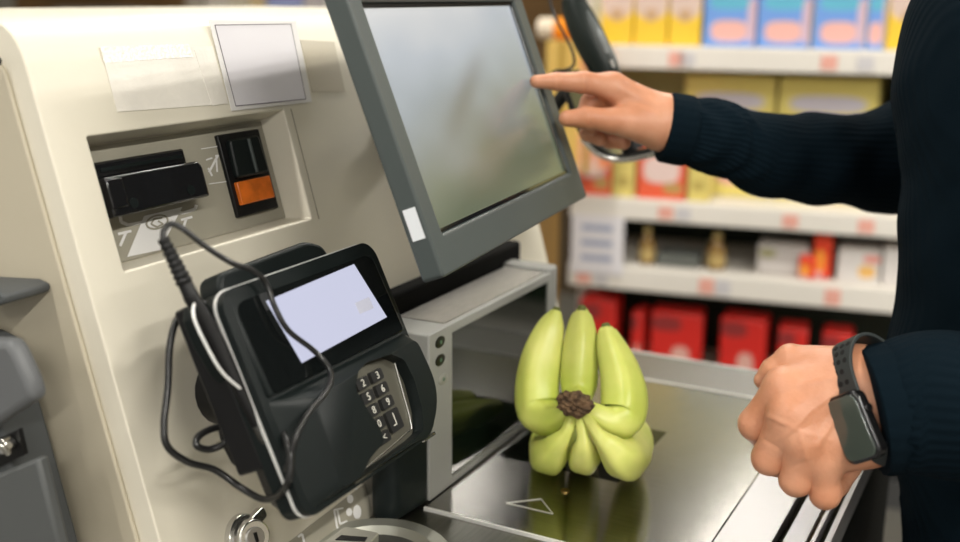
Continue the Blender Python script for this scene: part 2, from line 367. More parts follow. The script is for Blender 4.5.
lt = link('latch', cyl((lc.x-off[0], .496-off[1], lc.z-off[2]), (.1, -1, .1), .006, .01, 24), CHROME, gm, bevel=.001, label='chrome latch')
link('latch_pin', tube([(lc.x-off[0]-.008, .486-off[1], lc.z-off[2]+.002), (lc.x-off[0]+.004, .484-off[1], lc.z-off[2]+.004), (lc.x-off[0]+.007, .488-off[1], lc.z-off[2]-.004)], .0022), CHROME, lt, smooth=True)
le = xz_poly([(-40, 283), (12, 286), (22, 291), (22, 299), (8, 303), (-40, 308)], .52)
lo_ = (-.70, .49, le[-1][1]-.002)
lg = Thing('side_ledge', 'small dark grey ledge jutting from the tan side above the grey machine', 'ledge', Matrix.Translation(lo_))
link('ledge_tray', extr_y(le, .505, .546, lo_), GREY_M, lg, bevel=.002)
le2 = [(p[0]-.004, p[1]+(.0)) for p in le]
link('ledge_lip', extr_y([(le[1][0]-.12, le[1][1]+.004), (le[1][0], le[1][1]+.003), (le[1][0], le[1][1]-.001), (le[1][0]-.12, le[1][1])], .503, .5055, lo_), CHAR, lg)

# ================================================================== COUNTER
YS, YB, YE = .832, 1.28, 1.385
counter = Thing('checkout_counter', 'brushed steel checkout counter beside the kiosk with slotted side rail', 'counter', Matrix.Translation((-.33, .95, FL)))
def ob(x0, x1, y0, y1, z0, z1, th): o = th.M.translation; return box(x0-o.x, x1-o.x, y0-o.y, y1-o.y, z0-o.z, z1-o.z)
XP = -.235; XR = -.1405
link('cabinet', ob(-.53, -.16, .45, YE-.02, FL, -.035, counter), mat('counter_dark', (.008, .009, .009), .7, spec=.1), counter)
link('back_deck', ob(-.536, XR, YB+.003, YE, -.03, 0, counter), STEEL, counter, bevel=.0015)
link('front_deck', ob(-.536, XP, .45, YS-.002, -.03, -.0008, counter), mat('front_steel', (.22, .215, .19), .28, metal=1, var=.15, vscale=30, stretch=(12, 1, 1)), counter, bevel=.0015, label='darker steel front deck')
link('deck_edge_highlight', ob(-.536, XR, YE-.001, YE+.002, -.03, .0016, counter), mat('trim_highlight', (.85, .84, .81), .3, metal=.3), counter)  # pale strip, the bright edge highlight put into its colour
link('kiosk_side_deck', ob(-.536, -.502, YS, YB+.003, -.03, -.0005, counter), STEEL, counter)
# side rail: sloping light strip then channels
bm = bmesh.new(); o_ = counter.M.translation
pf = [(XP+.0006, -.03), (XP+.0006, .0008), (XP+.047, .0008), (XP+.048, -.03)]
bm2 = extr_y(pf, .45, YB+.002, tuple(o_)); link('rail_plate', bm2, mat('rail_steel', (.36, .35, .35), .35, metal=1), counter)
for x0, x1, mt, nm, z in ((XP+.048, XP+.056, mat('slot_black', (.01, .012, .006), .5), 'slot', -.012), (XP+.056, XP+.074, mat('rail_white', (.42, .41, .43), .35, metal=.6), 'rail_bar', .001),
                   (XP+.074, XP+.078, mat('gold_grip', (.25, .18, .1), .4, col2=(.03, .02, .01), vscale=500), 'grip_strip', -.004), (XP+.078, XP+.0815, mat('rail_white', (.6, .6, .6)), 'rail_bar', .001),
                   (XP+.0815, XP+.089, MATS['slot_black'], 'slot', -.012), (XP+.089, XP+.094, MATS['rail_white'], 'rail_bar', 0)):
    link(nm, ob(x0, x1, .45, YB+.002, -.03, z, counter), mt, counter)
link('side_skirt', ob(XR-.004, XR, .45, YE, FL+.1, -.03, counter), MATS['counter_dark'], counter)
# platter
pl_ = Thing('scanner_platter', 'brushed steel weighing platter under the bananas with a dark glass window', 'platter', Matrix.Translation((-.37, 1.05, 0)))
pm = link('plate', ob(-.4995, XP, YS+.001, YB, -.02, .001, pl_), STEELP, pl_, bevel=.0012)
link('scan_window', ob(-.492, -.355, .975, 1.125, .0008, .0014, pl_), GLASSB, pl_, label='black glass scan window')
def inkz(name, polys, mt, par, z=.0012, e=.0003):
    bm = bmesh.new(); o = par.M.translation
    for poly in polys:
        q = [onz(*p, z) for p in poly]; prism([(p.x-o.x, p.y-o.y) for p in q], z, z+e, bm=bm)
    return link(name, bm, mt, par)
inkz('etched_triangle', stroke([(506, 503), (541, 499), (553, 514), (506, 503)], .9), mat('etch', (.75, .74, .68), .4, metal=.6), pl_)
link('centre_screw', cyl((onz(565, 492, 0).x+.37, onz(565, 492, 0).y-1.05, .001), (0, 0, 1), .0045, .0012, 20), mat('brass', (.6, .42, .15), .3, metal=1), pl_, smooth=True, label='small brass screw')
link('edge_highlight', ob(-.4995, XP, YB, YB+.003, -.005, .0024, pl_), mat('trim_highlight', (.85, .84, .81), .3, metal=.3), pl_)  # highlight lines along the platter edges, painted as pale strips
link('front_highlight', ob(-.4995, XP, YS-.0015, YS+.001, -.005, .0016, pl_), MATS['trim_highlight'], pl_)
# coin return bowl
bc = onz(375, 560, .0); bo = V((bc.x, bc.y, -.0008))
bowl = Thing('coin_cup', 'dark steel coin cup set in the counter below the kiosk label band', 'cup', Matrix.Translation(bo))
link('cup_rim', lathe([(.060, 0), (.066, .001), (.068, .005), (.065, .008), (.052, .0075), (.046, .001), (.0, .0005)], 48), mat('cup_steel', (.38, .38, .33), .42, metal=.8), bowl, smooth=True)
link('cup_well', cyl((0, 0, .0008), (0, 0, 1), .045, .001, 48), mat('cup_floor', (.05, .05, .045), .4), bowl)
cs_ = Thing('coin_chute', 'pale metal coin chute slot under the label band', 'chute', Matrix.Translation((onz(366, 560, .0))))
link('chute_body', prism(roundpoly([(-.03, -.03), (.008, -.012), (.004, .016), (-.03, .012)], .003), -.002, .02), mat('chute_metal', (.38, .37, .32), .35, metal=.5), cs_, bevel=.001)
link('chute_slot', prism([(-.022, -.014), (.002, -.004), (.0, .003), (-.022, -.005)], .0195, .0208), BLACK, cs_)

# ================================================================== SCANNER TOWER
GX = -.502
tw = Thing('scanner_tower', 'grey upright scanner tower with a dark glass window between the kiosk and the bananas', 'scanner', Matrix.Translation((-.54, .99, 0)))
ux0 = -.562; uy0, uy1, uz = .846, 1.142, .170
hs = link('housing', ob(ux0, GX, uy0, uy1, 0, uz, tw), UNITG, tw, bevel=.006, seg=3)
o = tw.M.translation
cut(hs, [box(GX-.004-o.x, GX+.01-o.x, .892-o.y, 1.118-o.y, .008, .160)])
for f in hs.data.polygons: f.use_smooth = True
hs.data.set_sharp_from_angle(angle=math.radians(35))
link('scan_glass', ob(GX-.0045, GX-.0025, .8915, 1.1185, .0075, .1605, tw), GLASSB, tw, label='dark reflective scanner glass')
link('top_plate', ob(ux0+.003, GX-.006, .885, uy1-.022, uz-.001, uz+.0012, tw), STEELT, tw, label='brushed steel top plate')
cp = link('end_cap', prism(roundpoly([(ux0-o.x-.002, uy1-.022-o.y), (GX+.001-o.x, uy1-.022-o.y), (GX+.001-o.x, uy1+.004-o.y), (ux0-o.x-.002, uy1+.004-o.y)], [.004, .012, .012, .004]), 0, uz+.005), UNITG, tw, bevel=.005, seg=3)
link('dark_gap_block', ob(-.584, ux0-.001, .80, 1.17, .150, .192, tw), mat('matt_black', (.004, .004, .004), .8, spec=.1), tw, bevel=.004)  # black block added to fill the dark gap between tower and kiosk
link('side_pod', prism(roundpoly([(-.535-o.x, .79-o.y), (-.508-o.x, .79-o.y), (-.503-o.x, .846-o.y), (-.535-o.x, .846-o.y)], [.01, .02, .004, .004]), 0, .12), CHAR, tw, bevel=.004)
for i, (a_, b_) in enumerate(((440, 342), (440, 360), (443, 379))):
    q = onx(a_, b_, GX); e = bmesh.new()
    lathe([(.0092, 0), (.0092, .0006), (.0075, .0012)], 24, bm=e)
    bmesh.ops.transform(e, matrix=Matrix.Translation((GX-.0002-o.x, q.y-o.y, q.z)) @ Matrix.Rotation(math.pi/2, 4, 'Y') @ Matrix.Diagonal((.62, 1, 1, 1)), verts=e.verts)
    bt = link('button', e, (BLACK, BLACK, mat('button_grey', (.24, .24, .22), .4))[i], tw, smooth=True, label=('small oval dark button, top of three', 'small oval dark button, middle of three', 'small oval grey button, lowest of three')[i])
    e = cyl((GX+.0008-o.x, q.y-o.y, q.z), (1, 0, 0), .002, .0006, 12); link('indicator', e, mat('indicator_green', (.06, .12, .08), .3), bt)
st = onx(561, 300, GX)
link('side_sticker', ob(-.54, -.52, uy1+.0035, uy1+.0048, .09, .13, tw), mat('sticker_white', (.7, .72, .75), .4), tw)

# ================================================================== MONITOR
S = 1.056
P0 = V(EYE)+(V((-.38, .662, .283))-V(EYE))*S
hd = V((-math.sin(.104), math.cos(.104), 0)); vu = V((-math.sin(.365)*math.cos(.104), -math.sin(.365)*math.sin(.104), math.cos(.365)))
MM = frame(P0, hd, vu)
mon = Thing('touchscreen_monitor', 'grey framed touchscreen monitor tilted above the scanner tower', 'monitor', MM)
W_, H_ = .380, .262
s_tl, s_tr, s_br, s_bl = [px2(MM, *p) for p in ((364, 1), (512, 3), (573, 173), (441, 230))]
sx0, sx1, sy0, sy1 = (s_tl.x+s_bl.x)/2, (s_tr.x+s_br.x)/2, (s_bl.y+s_br.y)/2, (s_tl.y+s_tr.y)/2
mh = link('housing', prism(rrect(0, W_, 0, H_, .004), -.019, 0), MONG, mon, bevel=.0025, seg=3)
cut(mh, [prism(rrect(sx0, sx1, sy0, sy1, .002), -.006, .01, top=rrect(sx0-.004, sx1+.004, sy0-.004, sy1+.004, .003))])
for f in mh.data.polygons: f.use_smooth = True
mh.data.set_sharp_from_angle(angle=math.radians(35))
link('back_cover', prism(rrect(.11, W_-.06, .06, H_-.05, .02), -.046, -.018, top=rrect(.10, W_-.04, .04, H_-.03, .006)), MOND, mon, bevel=.003)
bm = bmesh.new()
for x0, x1, y0, y1 in ((sx0, sx0+.003, sy0, sy1), (sx1-.003, sx1, sy0, sy1), (sx0, sx1, sy0, sy0+.003), (sx0, sx1, sy1-.003, sy1)): box(x0, x1, y0, y1, -.006, -.003, bm)
link('screen_gasket', bm, BLACKG, mon)
link('inner_glint', box(sx1-.0042, sx1-.0034, sy0+.004, sy1-.004, -.0032, -.0026), SILVER, mon)
link('side_sticker', box(-.0007, .0002, .033, .058, -.0145, -.0035), mat('sticker_white', (.7, .7, .7)), mon, label='small white sticker on the left edge')
link('stylus_notch', box(W_-.004, W_+.001, .12, .24, -.016, -.005), BLACK, mon)
# screen glow: soft reflection of the surroundings, grey-blue to olive, painted as emission
M = bpy.data.materials.new('screen_reflection'); M.use_nodes = True; nt = M.node_tree; N = nt.nodes; L = nt.links; b = N['Principled BSDF']
b.inputs['Base Color'].default_value = (.03, .035, .035, 1); b.inputs['Roughness'].default_value = .22
tc = N.new('ShaderNodeTexCoord'); sp = N.new('ShaderNodeSeparateXYZ'); L.new(tc.outputs['Generated'], sp.inputs[0])
def mth(op, a=None, b_=None, va=0, vb=0):
    n = N.new('ShaderNodeMath'); n.operation = op; n.inputs[0].default_value = va; n.inputs[1].default_value = vb
    if a is not None: L.new(a, n.inputs[0])
    if b_ is not None: L.new(b_, n.inputs[1])
    return n.outputs[0]
nz = N.new('ShaderNodeTexNoise'); nz.inputs['Scale'].default_value = 3.2; nz.inputs['Detail'].default_value = 1; L.new(tc.outputs['Generated'], nz.inputs[0])
v1 = mth('ADD', sp.outputs[1], mth('MULTIPLY', mth('SUBTRACT', nz.outputs[0], vb=.5), vb=.30)); v1 = mth('SUBTRACT', v1, mth('MULTIPLY', sp.outputs[0], vb=.22))
rp = N.new('ShaderNodeValToRGB'); E_ = rp.color_ramp.elements
E_[0].position = 0; E_[0].color = (.10, .115, .065, 1); E_[1].position = .93; E_[1].color = (.60, .60, .60, 1)
for p, c in ((.14, (.135, .15, .105)), (.3, (.20, .215, .205)), (.5, (.30, .33, .355)), (.72, (.43, .46, .50))): e = E_.new(p); e.color = (*c, 1)
L.new(v1, rp.inputs[0])
# diagonal darker streak
dd = mth('SUBTRACT', mth('MULTIPLY', sp.outputs[0], vb=.85), sp.outputs[1]); dd = mth('ADD', dd, vb=.18); dd = mth('MULTIPLY', dd, dd); dd = mth('MULTIPLY', dd, vb=-160); dd = mth('EXPONENT', dd)
xx = mth('SUBTRACT', sp.outputs[0], vb=.42); xx = mth('EXPONENT', mth('MULTIPLY', mth('MULTIPLY', xx, xx), vb=-28)); dd = mth('MULTIPLY', mth('MULTIPLY', dd, xx), vb=.55)
mx = N.new('ShaderNodeMixRGB'); mx.inputs[2].default_value = (.12, .10, .075, 1); L.new(dd, mx.inputs[0]); L.new(rp.outputs[0], mx.inputs[1])
L.new(mx.outputs[0], b.inputs['Emission Color']); b.inputs['Emission Strength'].default_value = .8
link('screen', box(sx0, sx1, sy0, sy1, -.0065, -.005), M, mon, label='screen with a soft grey reflection painted into its glow')
# arm to the kiosk
am = Thing('monitor_arm', 'black bracket holding the touchscreen monitor to the kiosk face', 'bracket', MM)
i = MM.inverted(); a0 = V((W_*.80, .11, -.047)); w0 = MM @ a0; z0 = w0.z-.02; w1 = V((FX-TL_*z0-.002, w0.y, z0))
link('arm_tube', tube([a0, i @ ((w0+w1)/2+V((0, 0, -.01))), i @ w1], .018, seg=16), BLACK, am, smooth=True)
link('arm_plate', box(a0.x-.05, a0.x+.05, a0.y-.05, a0.y+.05, -.053, -.0465), BLACK, am, bevel=.002)

# ================================================================== CARD TERMINAL
s_ = 1.083
T0 = V(EYE)+(V((-.463, .516, .295))-V(EYE))*s_
th = .432; hd = V((-math.sin(.011), math.cos(.011), 0)); vu = V((-math.sin(th)*math.cos(.011), -math.sin(th)*math.sin(.011), math.cos(th)))
HT = .157*s_; WT = .195
TM = frame(T0-vu*HT, hd, vu)        # origin bottom-left of the front face
TM = Matrix(TM)
term = Thing('card_terminal', 'black payment card terminal with lit screen and keypad, hung in front of the kiosk', 'card terminal', TM)
def tp(px, py, n=0): return px2(TM, px, py, n)
outer = rrect(0, WT, 0, HT, [.012, .034, .016, .016], 8)
tb = link('body', prism(outer, -.022, 0), CHAR, term, bevel=.004, seg=3)
link('silver_trim', prism(rrect(-.0010, WT+.0008, -.0010, HT+.0010, [.013, .035, .017, .017], 8), -.0088, -.0066), MATS.get('bright_silver') or mat('bright_silver', (.85, .85, .83), .3, metal=.4), term, smooth=True)
link('back_shell', prism(rrect(.006, WT-.006, .006, HT-.006, .02, 8), -.036, -.021, top=rrect(.001, WT-.001, .001, HT-.001, .016, 8)), BLACK, term, bevel=.003)
# screen glass: upper part
g = [tp(*p) for p in ((236, 294), (360, 252), (398, 333), (280, 392))]
gx0, gx1, gy0, gy1 = .012, WT-.010, (g[2].y+g[3].y)/2, HT-.010
DZ = .003; sa = math.atan(DZ/(gy1-gy0)); SMl = Matrix.Translation((0, gy0, .0005+DZ)) @ Matrix.Rotation(-sa, 4, 'X')   # glass leans back at its top edge
LH = (gy1-gy0)/math.cos(sa)
bm = prism([(gx0-.004, 0), (gx1+.004, 0), (gx1+.004, LH), (gx0-.004, LH)], -.009, -.0005); bmesh.ops.transform(bm, matrix=SMl, verts=bm.verts)
link('screen_wedge', bm, CHAR, term, bevel=.002)
def onS(bm): bmesh.ops.transform(bm, matrix=SMl, verts=bm.verts); return bm
def sp2(px, py, n=0): return px2(TM @ SMl, px, py, n)
link('screen_glass', onS(prism(rrect(gx0, gx1, .001, LH-.001, [.003, .003, .01, .01]), -.001, .0006)), mat('terminal_glass', (.005, .006, .006), .035, spec=.6), term, label='glossy black screen glass')
ql = [sp2(*p, .0008) for p in ((266, 301), (354, 264), (387, 317), (302, 363))]
GLCD = link('lit_display', onS(prism([(p.x, p.y) for p in ql][::-1], .0006, .0008)), LCDM, term, label='pale lilac lit display')
ql2 = [sp2(*p, .001) for p in ((355, 303), (369, 297), (374, 308), (360, 314))]
link('display_icon', onS(prism([(p.x, p.y) for p in ql2][::-1], .0008, .0010)), mat('icon_grey', (.2, .2, .2), .4, emit=(.5, .5, .6), es=.62), term)
# lower cover with keypad opening
op = [(355, 388), (358, 372), (371, 361), (391, 354), (404, 360), (414, 380), (422, 410), (423, 430), (415, 438), (360, 478), (371, 457), (384, 441), (379, 427), (367, 410)]
opp = [tuple(tp(*p, .0125).to_2d()) for p in op][::-1]
trp = [tuple(tp(*p, .002).to_2d()) for p in ((350, 388), (356, 368), (380, 352), (404, 356), (420, 430), (416, 440), (356, 484), (362, 440))][::-1]
cov_o = [(.003, .004), (WT-.034, .002), (WT-.002, .030), (WT-.003, gy0-.001), (.003, gy0-.001)]
cov_i = [(.030, .008), (WT-.034, .006), (WT-.006, .034), (WT-.010, gy0-.010), (.036, gy0-.014)]
cv = link('keypad_hood', prism(roundpoly(cov_o, [.01, .02, .03, .004, .004], 6), -.002, .013, top=roundpoly(cov_i, [.01, .02, .03, .008, .008], 6)), CHAR, term, bevel=.003, seg=3)
cut(cv, [prism(roundpoly(opp, .003, 3), -.01, .03)]); cut(tb, [prism(roundpoly(opp, .003, 3), -.006, .03)])
for oo in (cv, tb):
    for f in oo.data.polygons: f.use_smooth = True
    oo.data.set_sharp_from_angle(angle=math.radians(35))
link('keypad_tray', prism(trp, -.001, .002), mat('keypad_tray', (.12, .115, .09), .4, metal=.4), term, label='dark metallic keypad tray')
A = tp(377.4, 375.4, .005); B = tp(389.5, 401, .005); pv = (A.y-B.y)/2; phx = abs(tp(363.4, 384.1, .005).x-A.x)
KEYM = mat('key_black', (.02, .02, .02), .35); KL = mat('key_print', (.55, .54, .48), .5)
keys = [('7', 0, 2, 1), ('4', 1, 2, 1), ('1', 2, 2, 1)]
lab = {(0, 0): '3', (0, 1): '6', (0, 2): '9', (1, 0): '2', (1, 1): '5', (1, 2): '8', (1, 3): '0', (2, 0): '1', (2, 1): '4', (2, 2): '7', (2, 3): '*', (1, 4): '<', (2, 4): 'x'}
import math as _m
def inside(x, y, poly):
    c = False
    for i in range(len(poly)):
        x1, y1 = poly[i-1]; x2, y2 = poly[i]
        if (y1 > y) != (y2 > y) and x < (x2-x1)*(y-y1)/(y2-y1)+x1: c = not c
    return c
for (cx, ry), s in lab.items():
    kx = A.x-cx*phx; ky = A.y-ry*pv
    if not inside(kx, ky, trp): continue
    kk = link('key', prism(rrect(kx-phx*.42, kx+phx*.42, ky-pv*.42, ky+pv*.42, .0015, 3), .001, .005, top=rrect(kx-phx*.38, kx+phx*.38, ky-pv*.38, ky+pv*.38, .0015, 3)), KEYM, term, smooth=True)
    text(s, .0085, None, KL, kk, 'key_symbol', loc=(kx, ky, .0053))
kx, ky = A.x, A.y-pv*3.35
kk = link('enter_key', prism(rrect(kx-phx*.42, kx+phx*.42, ky-pv*.75, ky+pv*.75, .0015, 3), .001, .005), KEYM, term, smooth=True, label='tall enter key')
bm = bmesh.new(); box(kx-.0005, kx+.0005, ky-.004, ky+.006, .0048, .0054, bm); box(kx-.004, kx+.0005, ky-.004, ky-.003, .0048, .0054, bm); link('key_symbol', bm, KL, kk)
link('keypad_edge', tube([(p[0], p[1], .003) for p in [tuple(tp(*q, .003).to_2d()) for q in ((394, 361), (402, 390), (411, 425), (405, 434), (366, 468))]], .0007, seg=6, k=4), SILVER, term, smooth=True)
link('status_glint', box(WT-.03, WT-.012, -.002, .0005, -.006, -.003), SILVER, term)
# back hump seen above the top edge
link('rear_hump', prism(roundpoly([tuple(tp(*q, -.042).to_2d()) for q in ((212, 292), (212, 276), (300, 243), (318, 248), (330, 275), (230, 320))][::-1], .008), -.058, -.034), CHAR, term, bevel=.004, seg=3)
# mount
mt_ = Thing('terminal_mount', 'black angled bracket and back plate fixing the card terminal to the kiosk', 'bracket', TM)
link('mount_plate', prism(roundpoly([tuple(tp(*q, -.046).to_2d()) for q in ((206, 300), (300, 275), (352, 400), (300, 508), (292, 500), (215, 340))][::-1], .006), -.052, -.036), BLACK, mt_, bevel=.003)
i = TM.inverted()
bl = [px2(TM, *p, -.07) for p in ((206, 322), (255, 315), (290, 440), (240, 467), (226, 440))]
link('mount_foot', prism(roundpoly([(p.x, p.y) for p in bl][::-1], .006), -.078, -.051), BLACK, mt_, bevel=.003)
a0 = V((.08, .08, -.06)); w0 = TM @ a0; z0 = w0.z-.01; w1 = V((FX-TL_*z0-.002, w0.y+.01, z0))
link('mount_post', tube([a0, i @ ((w0+w1)/2), i @ w1], .026, seg=20), BLACK, mt_, smooth=True)
# stylus holder
SH = [(203, 305), (214, 312), (228, 345), (243, 385), (240, 392), (226, 372), (208, 335), (198, 310)]
sh = Thing('stylus_holder', 'black stylus channel with a silver edge on the left side of the card terminal', 'holder', TM)
link('channel', prism([(p.x, p.y) for p in [tp(*q, -.022) for q in ((196, 303), (218, 296), (283, 462), (262, 470), (212, 345))]][::-1], -.046, -.020), BLACK, sh, bevel=.002)
pe = [tp(*q, -.009) for q in ((203, 312), (195, 303), (194, 318), (206, 345), (222, 372), (243, 391))]
link('silver_edge', tube([(p.x, p.y, -.009) for p in pe], .0011, seg=8), mat('bright_silver', (.85, .85, .83), .3, metal=.4), sh, smooth=True, label='curved silver edge')
link('channel_wing', prism([(p.x, p.y) for p in [tp(*q, -.018) for q in ((195, 303), (206, 303), (228, 345), (243, 391), (222, 372), (206, 345), (194, 318))]][::-1], -.03, -.017), CHAR, sh, bevel=.001)
# stylus with ribbed boot (lies in the channel, thing of its own)
sty = Thing('stylus', 'black tethered stylus with ribbed boot and metallic lower barrel, resting in the channel', 'stylus', TM)
def tw3(px, py, n): p = tp(px, py, n); return (p.x, p.y, p.z)
n_ = -.012
link('barrel', tube([tw3(190, 295, n_), tw3(215, 338, n_), tw3(243, 395, n_), tw3(262, 430, n_)], [.0055, .0055, .005, .005], seg=16), BLACK, sty, smooth=True)
link('metal_sleeve', tube([tw3(258, 424, n_), tw3(276, 455, n_)], .0052, seg=16, k=1), mat('gunmetal', (.2, .2, .2), .25, metal=1), sty, smooth=True, label='gunmetal lower barrel')
link('tip', tube([tw3(275, 454, n_), tw3(281, 465, n_)], [.004, .0015], seg=12, k=1), BLACK, sty, smooth=True)
rib = []; R_ = []
for j in range(22):
    t = j/21; rib.append(tw3(163+t*29, 238+t*60, n_)); R_.append((.0038+.0022*t)*(1.12 if j % 2 and j < 16 else .92))
link('ribbed_boot', tube(rib, R_, seg=14, k=3), BLACK, sty, smooth=True, label='ribbed strain-relief boot')
def cable(name, label, pts, r=.0024, cat='cable', mt=None, par=None):
    P_ = [TM @ V(tw3(*p)) for p in pts]; b0 = V((sum(p.x for p in P_)/len(P_), sum(p.y for p in P_)/len(P_), min(p.z for p in P_)))
    if par is not None:
        return link(name, tube([par.M.inverted() @ p for p in P_], r, seg=10, k=10), RUBBER, par, smooth=True, label=label)
    o = link(name, tube([p-b0 for p in P_], r, seg=10, k=10), mt or RUBBER, smooth=True); o.location = b0; o['label'] = label; o['category'] = cat; return o
cable('cord', 'thin black stylus cord looping up and across the terminal screen', [(163, 240, -.012), (164, 230, -.011), (171, 224, -.009), (182, 228, -.005), (205, 246, .0), (232, 263, .006), (252, 270, .008), (266, 283, .008), (274, 305, .008), (288, 330, .009),
      (313, 350, .009), (328, 366, .014), (331, 380, .018), (324, 395, .018), (309, 412, .017), (298, 432, .016), (293, 448, .012), (289, 462, .004), (284, 474, -.008), (281, 484, -.022)], .0021, par=sty)
cable('terminal_cable', 'black cable hanging in a long loop on the kiosk face below the terminal', [(215, 322, -.045), (192, 310, -.05), (178, 318, -.055), (170, 345, -.06), (168, 385, -.066), (164, 425, -.07), (168, 447, -.072), (188, 462, -.073), (215, 470, -.07),
      (240, 487, -.06), (262, 499, -.040), (278, 496, -.018), (288, 482, .002), (291, 464, .008), (289, 447, .008), (282, 432, -.002), (274, 424, -.018)], .0026)
cable('looped_cable', 'short black cable loop poking out left of the terminal bracket', [(262, 425, -.045), (240, 426, -.055), (215, 428, -.065), (199, 436, -.068), (197, 446, -.068), (212, 449, -.066), (235, 438, -.055), (252, 428, -.045)], .0026)

# ================================================================== HAND SCANNER + HOLDER
YH = 1.27
hs_o = ony(612, 75, YH)
hsn = Thing('handheld_scanner', 'black handheld barcode scanner standing behind the pointing hand', 'scanner', Matrix.Translation(hs_o))
def hp(px, py, y=YH): return ony(px, py, y)-hs_o
bm = tube([hp(568, -8), hp(572, 0), hp(579, 17), hp(587, 34), hp(595, 50), hp(603, 66), hp(608, 80)], [.007, .0135, .0175, .0190, .0187, .0175, .016], seg=20, prof=lambda a: 1+.06*math.cos(2*a))
link('head', bm, mat('scanner_black', (.010, .015, .013), .35, spec=.25), hsn, smooth=True)
link('grey_side', tube([hp(586, 12, YH-.006), hp(596, 32, YH-.008), hp(606, 54, YH-.008)], [.004, .0065, .005], seg=10), mat('scanner_grey', (.09, .1, .1), .35), hsn, smooth=True)
link('nose_trim', tube([hp(611, 60, YH-.008), hp(614, 68, YH-.008)], [.003, .002], seg=10, k=2), SILVER, hsn, smooth=True)
link('handle', tube([hp(608, 78), hp(622, 112), hp(634, 150)], [.015, .013, .014], seg=18), BLACK, hsn, smooth=True)
sc_c = [ony(*p, YH-.02) for p in ((548, -8), (553, 12), (562, 30), (572, 50), (574, 64), (566, 70), (556, 71), (548, 76))]
link('cord', tube([p-hs_o for p in sc_c], .0019, seg=8, k=8), RUBBER, hsn, smooth=True, label='thin black cord curving beside the scanner')
ho = ony(640, 156, YH)
hold = Thing('scanner_holder', 'curved black and chrome scanner cradle behind the pointing hand', 'holder', Matrix.Translation(ho))
rp_ = [(560, 72), (566, 92), (576, 120), (585, 138), (600, 151), (618, 157), (640, 154), (662, 148), (690, 140)]
def band(pts, w0, w1, y, th):
    bm = bmesh.new(); Pp = catmull([tuple(ony(*p, y)-ho) for p in pts], 6); n = len(Pp); rings = []
    for j, p in enumerate(Pp):
        t = Pp[min(j+1, n-1)]-Pp[max(j-1, 0)]; t /= np.linalg.norm(t); up = np.cross((0, 1, 0), t); up /= np.linalg.norm(up)
        w = w0+(w1-w0)*j/(n-1)
        q = [V(p)+V(up)*th, V(p)+V(up)*th+V((0, w, 0)), V(p)-V(up)*th+V((0, w, 0)), V(p)-V(up)*th]
        rings.append([bm.verts.new(v) for v in q])
    for j in range(n-1):
        for a_ in range(4): bm.faces.new((rings[j][a_], rings[j][(a_+1) % 4], rings[j+1][(a_+1) % 4], rings[j+1][a_]))
    bm.faces.new(rings[0][::-1]); bm.faces.new(rings[-1]); return bm
link('cradle_band', band(rp_, .05, .05, YH-.03, .004), BLACKG, hold, bevel=.001, seg=2)
link('chrome_edge', tube([ony(*p, YH-.031)-ho for p in [(582, 139), (598, 154), (618, 160), (642, 157), (668, 150), (690, 144)]], .0034, seg=10), CHROME, hold, smooth=True, label='bright chrome front edge')
link('holder_stem', tube([ony(566, 92, YH)-ho, ony(552, 110, YH)-ho, V((-.60, YH, .30))-ho], .009, seg=12), BLACK, hold, smooth=True)
0 and link('hook', tube([ony(556, 40, YH-.03)-ho, ony(566, 70, YH-.03)-ho, ony(578, 100, YH-.03)-ho], .006, seg=10), BLACK, hold, smooth=True)

# ================================================================== BANANAS
BAN = mat('banana_green', (.48, .55, .09), .38, col2=(.66, .67, .19), vscale=14, sss=.08, bump=.1, bscale=150, detail=4)
nt = BAN.node_tree; N = nt.nodes; L = nt.links
kb0 = ony(576, 404, .93)
bun = Thing('banana_bunch', 'bunch of six green-yellow bananas standing on the steel platter, dark crown facing out', 'bananas', Matrix.Translation((kb0.x, kb0.y+.06, .001)))
def bp_(px, py, y): return ony(px, py, y)-bun.M.translation
def pent(a): return 1+.05*math.cos(5*a)
def banana(pts, label, seg=25):
    P_ = [bp_(*p[:3]) for p in pts]; R = [p[3] for p in pts]
    o = link('banana', tube(P_, R, seg=seg, k=8, prof=pent), BAN, bun, smooth=True, label=label)
    a, b = P_[-1], P_[-2]; d = (a-b).normalized()
    link('tip', tube([a-d*.002, a+d*.004], [R[-1]*1.02, R[-1]*.6], seg=10, k=1), mat('banana_tip', (.12, .13, .03), .7), o, smooth=True)
    return o
banana([(574, 405, .925, .008), (566, 412, .922, .010), (552, 418, .93, .0165), (540, 412, .942, .0215), (538, 388, .955, .0225), (543, 356, .968, .0205), (551, 328, .980, .0145), (555, 315, .985, .008), (556, 311, .987, .0055)], 'green banana, left of the upper three')
banana([(577, 402, .930, .009), (578, 398, .95, .014), (579, 384, .965, .0185), (580, 360, .975, .0185), (581, 338, .985, .0165), (581.5, 320, .995, .012), (582, 313, 1.0, .008), (582, 309, 1.0, .0055)], 'green banana, middle of the upper three')
banana([(580, 406, .925, .008), (592, 412, .922, .010), (608, 421, .93, .0155), (621, 418, .945, .0215), (624, 398, .958, .0225), (620, 374, .97, .020), (612, 350, .98, .0155), (607, 333, .988, .010), (606, 327, .99, .006)], 'green banana, right of the upper three')
banana([(574, 408, .922, .006), (571, 421, .913, .0058), (566, 433, .908, .0066), (557, 445, .910, .0120), (549, 456, .928, .0190), (548, 445, .985, .0195), (552, 430, 1.03, .016), (556, 418, 1.07, .008)], 'green banana, left of the lower three')
banana([(578, 409, .920, .006), (581, 424, .911, .0056), (583, 437, .906, .0062), (584, 449, .908, .0110), (584, 459, .928, .0158), (584, 447, .985, .0175), (585, 432, 1.03, .015), (586, 420, 1.07, .008)], 'green banana, middle of the lower three')
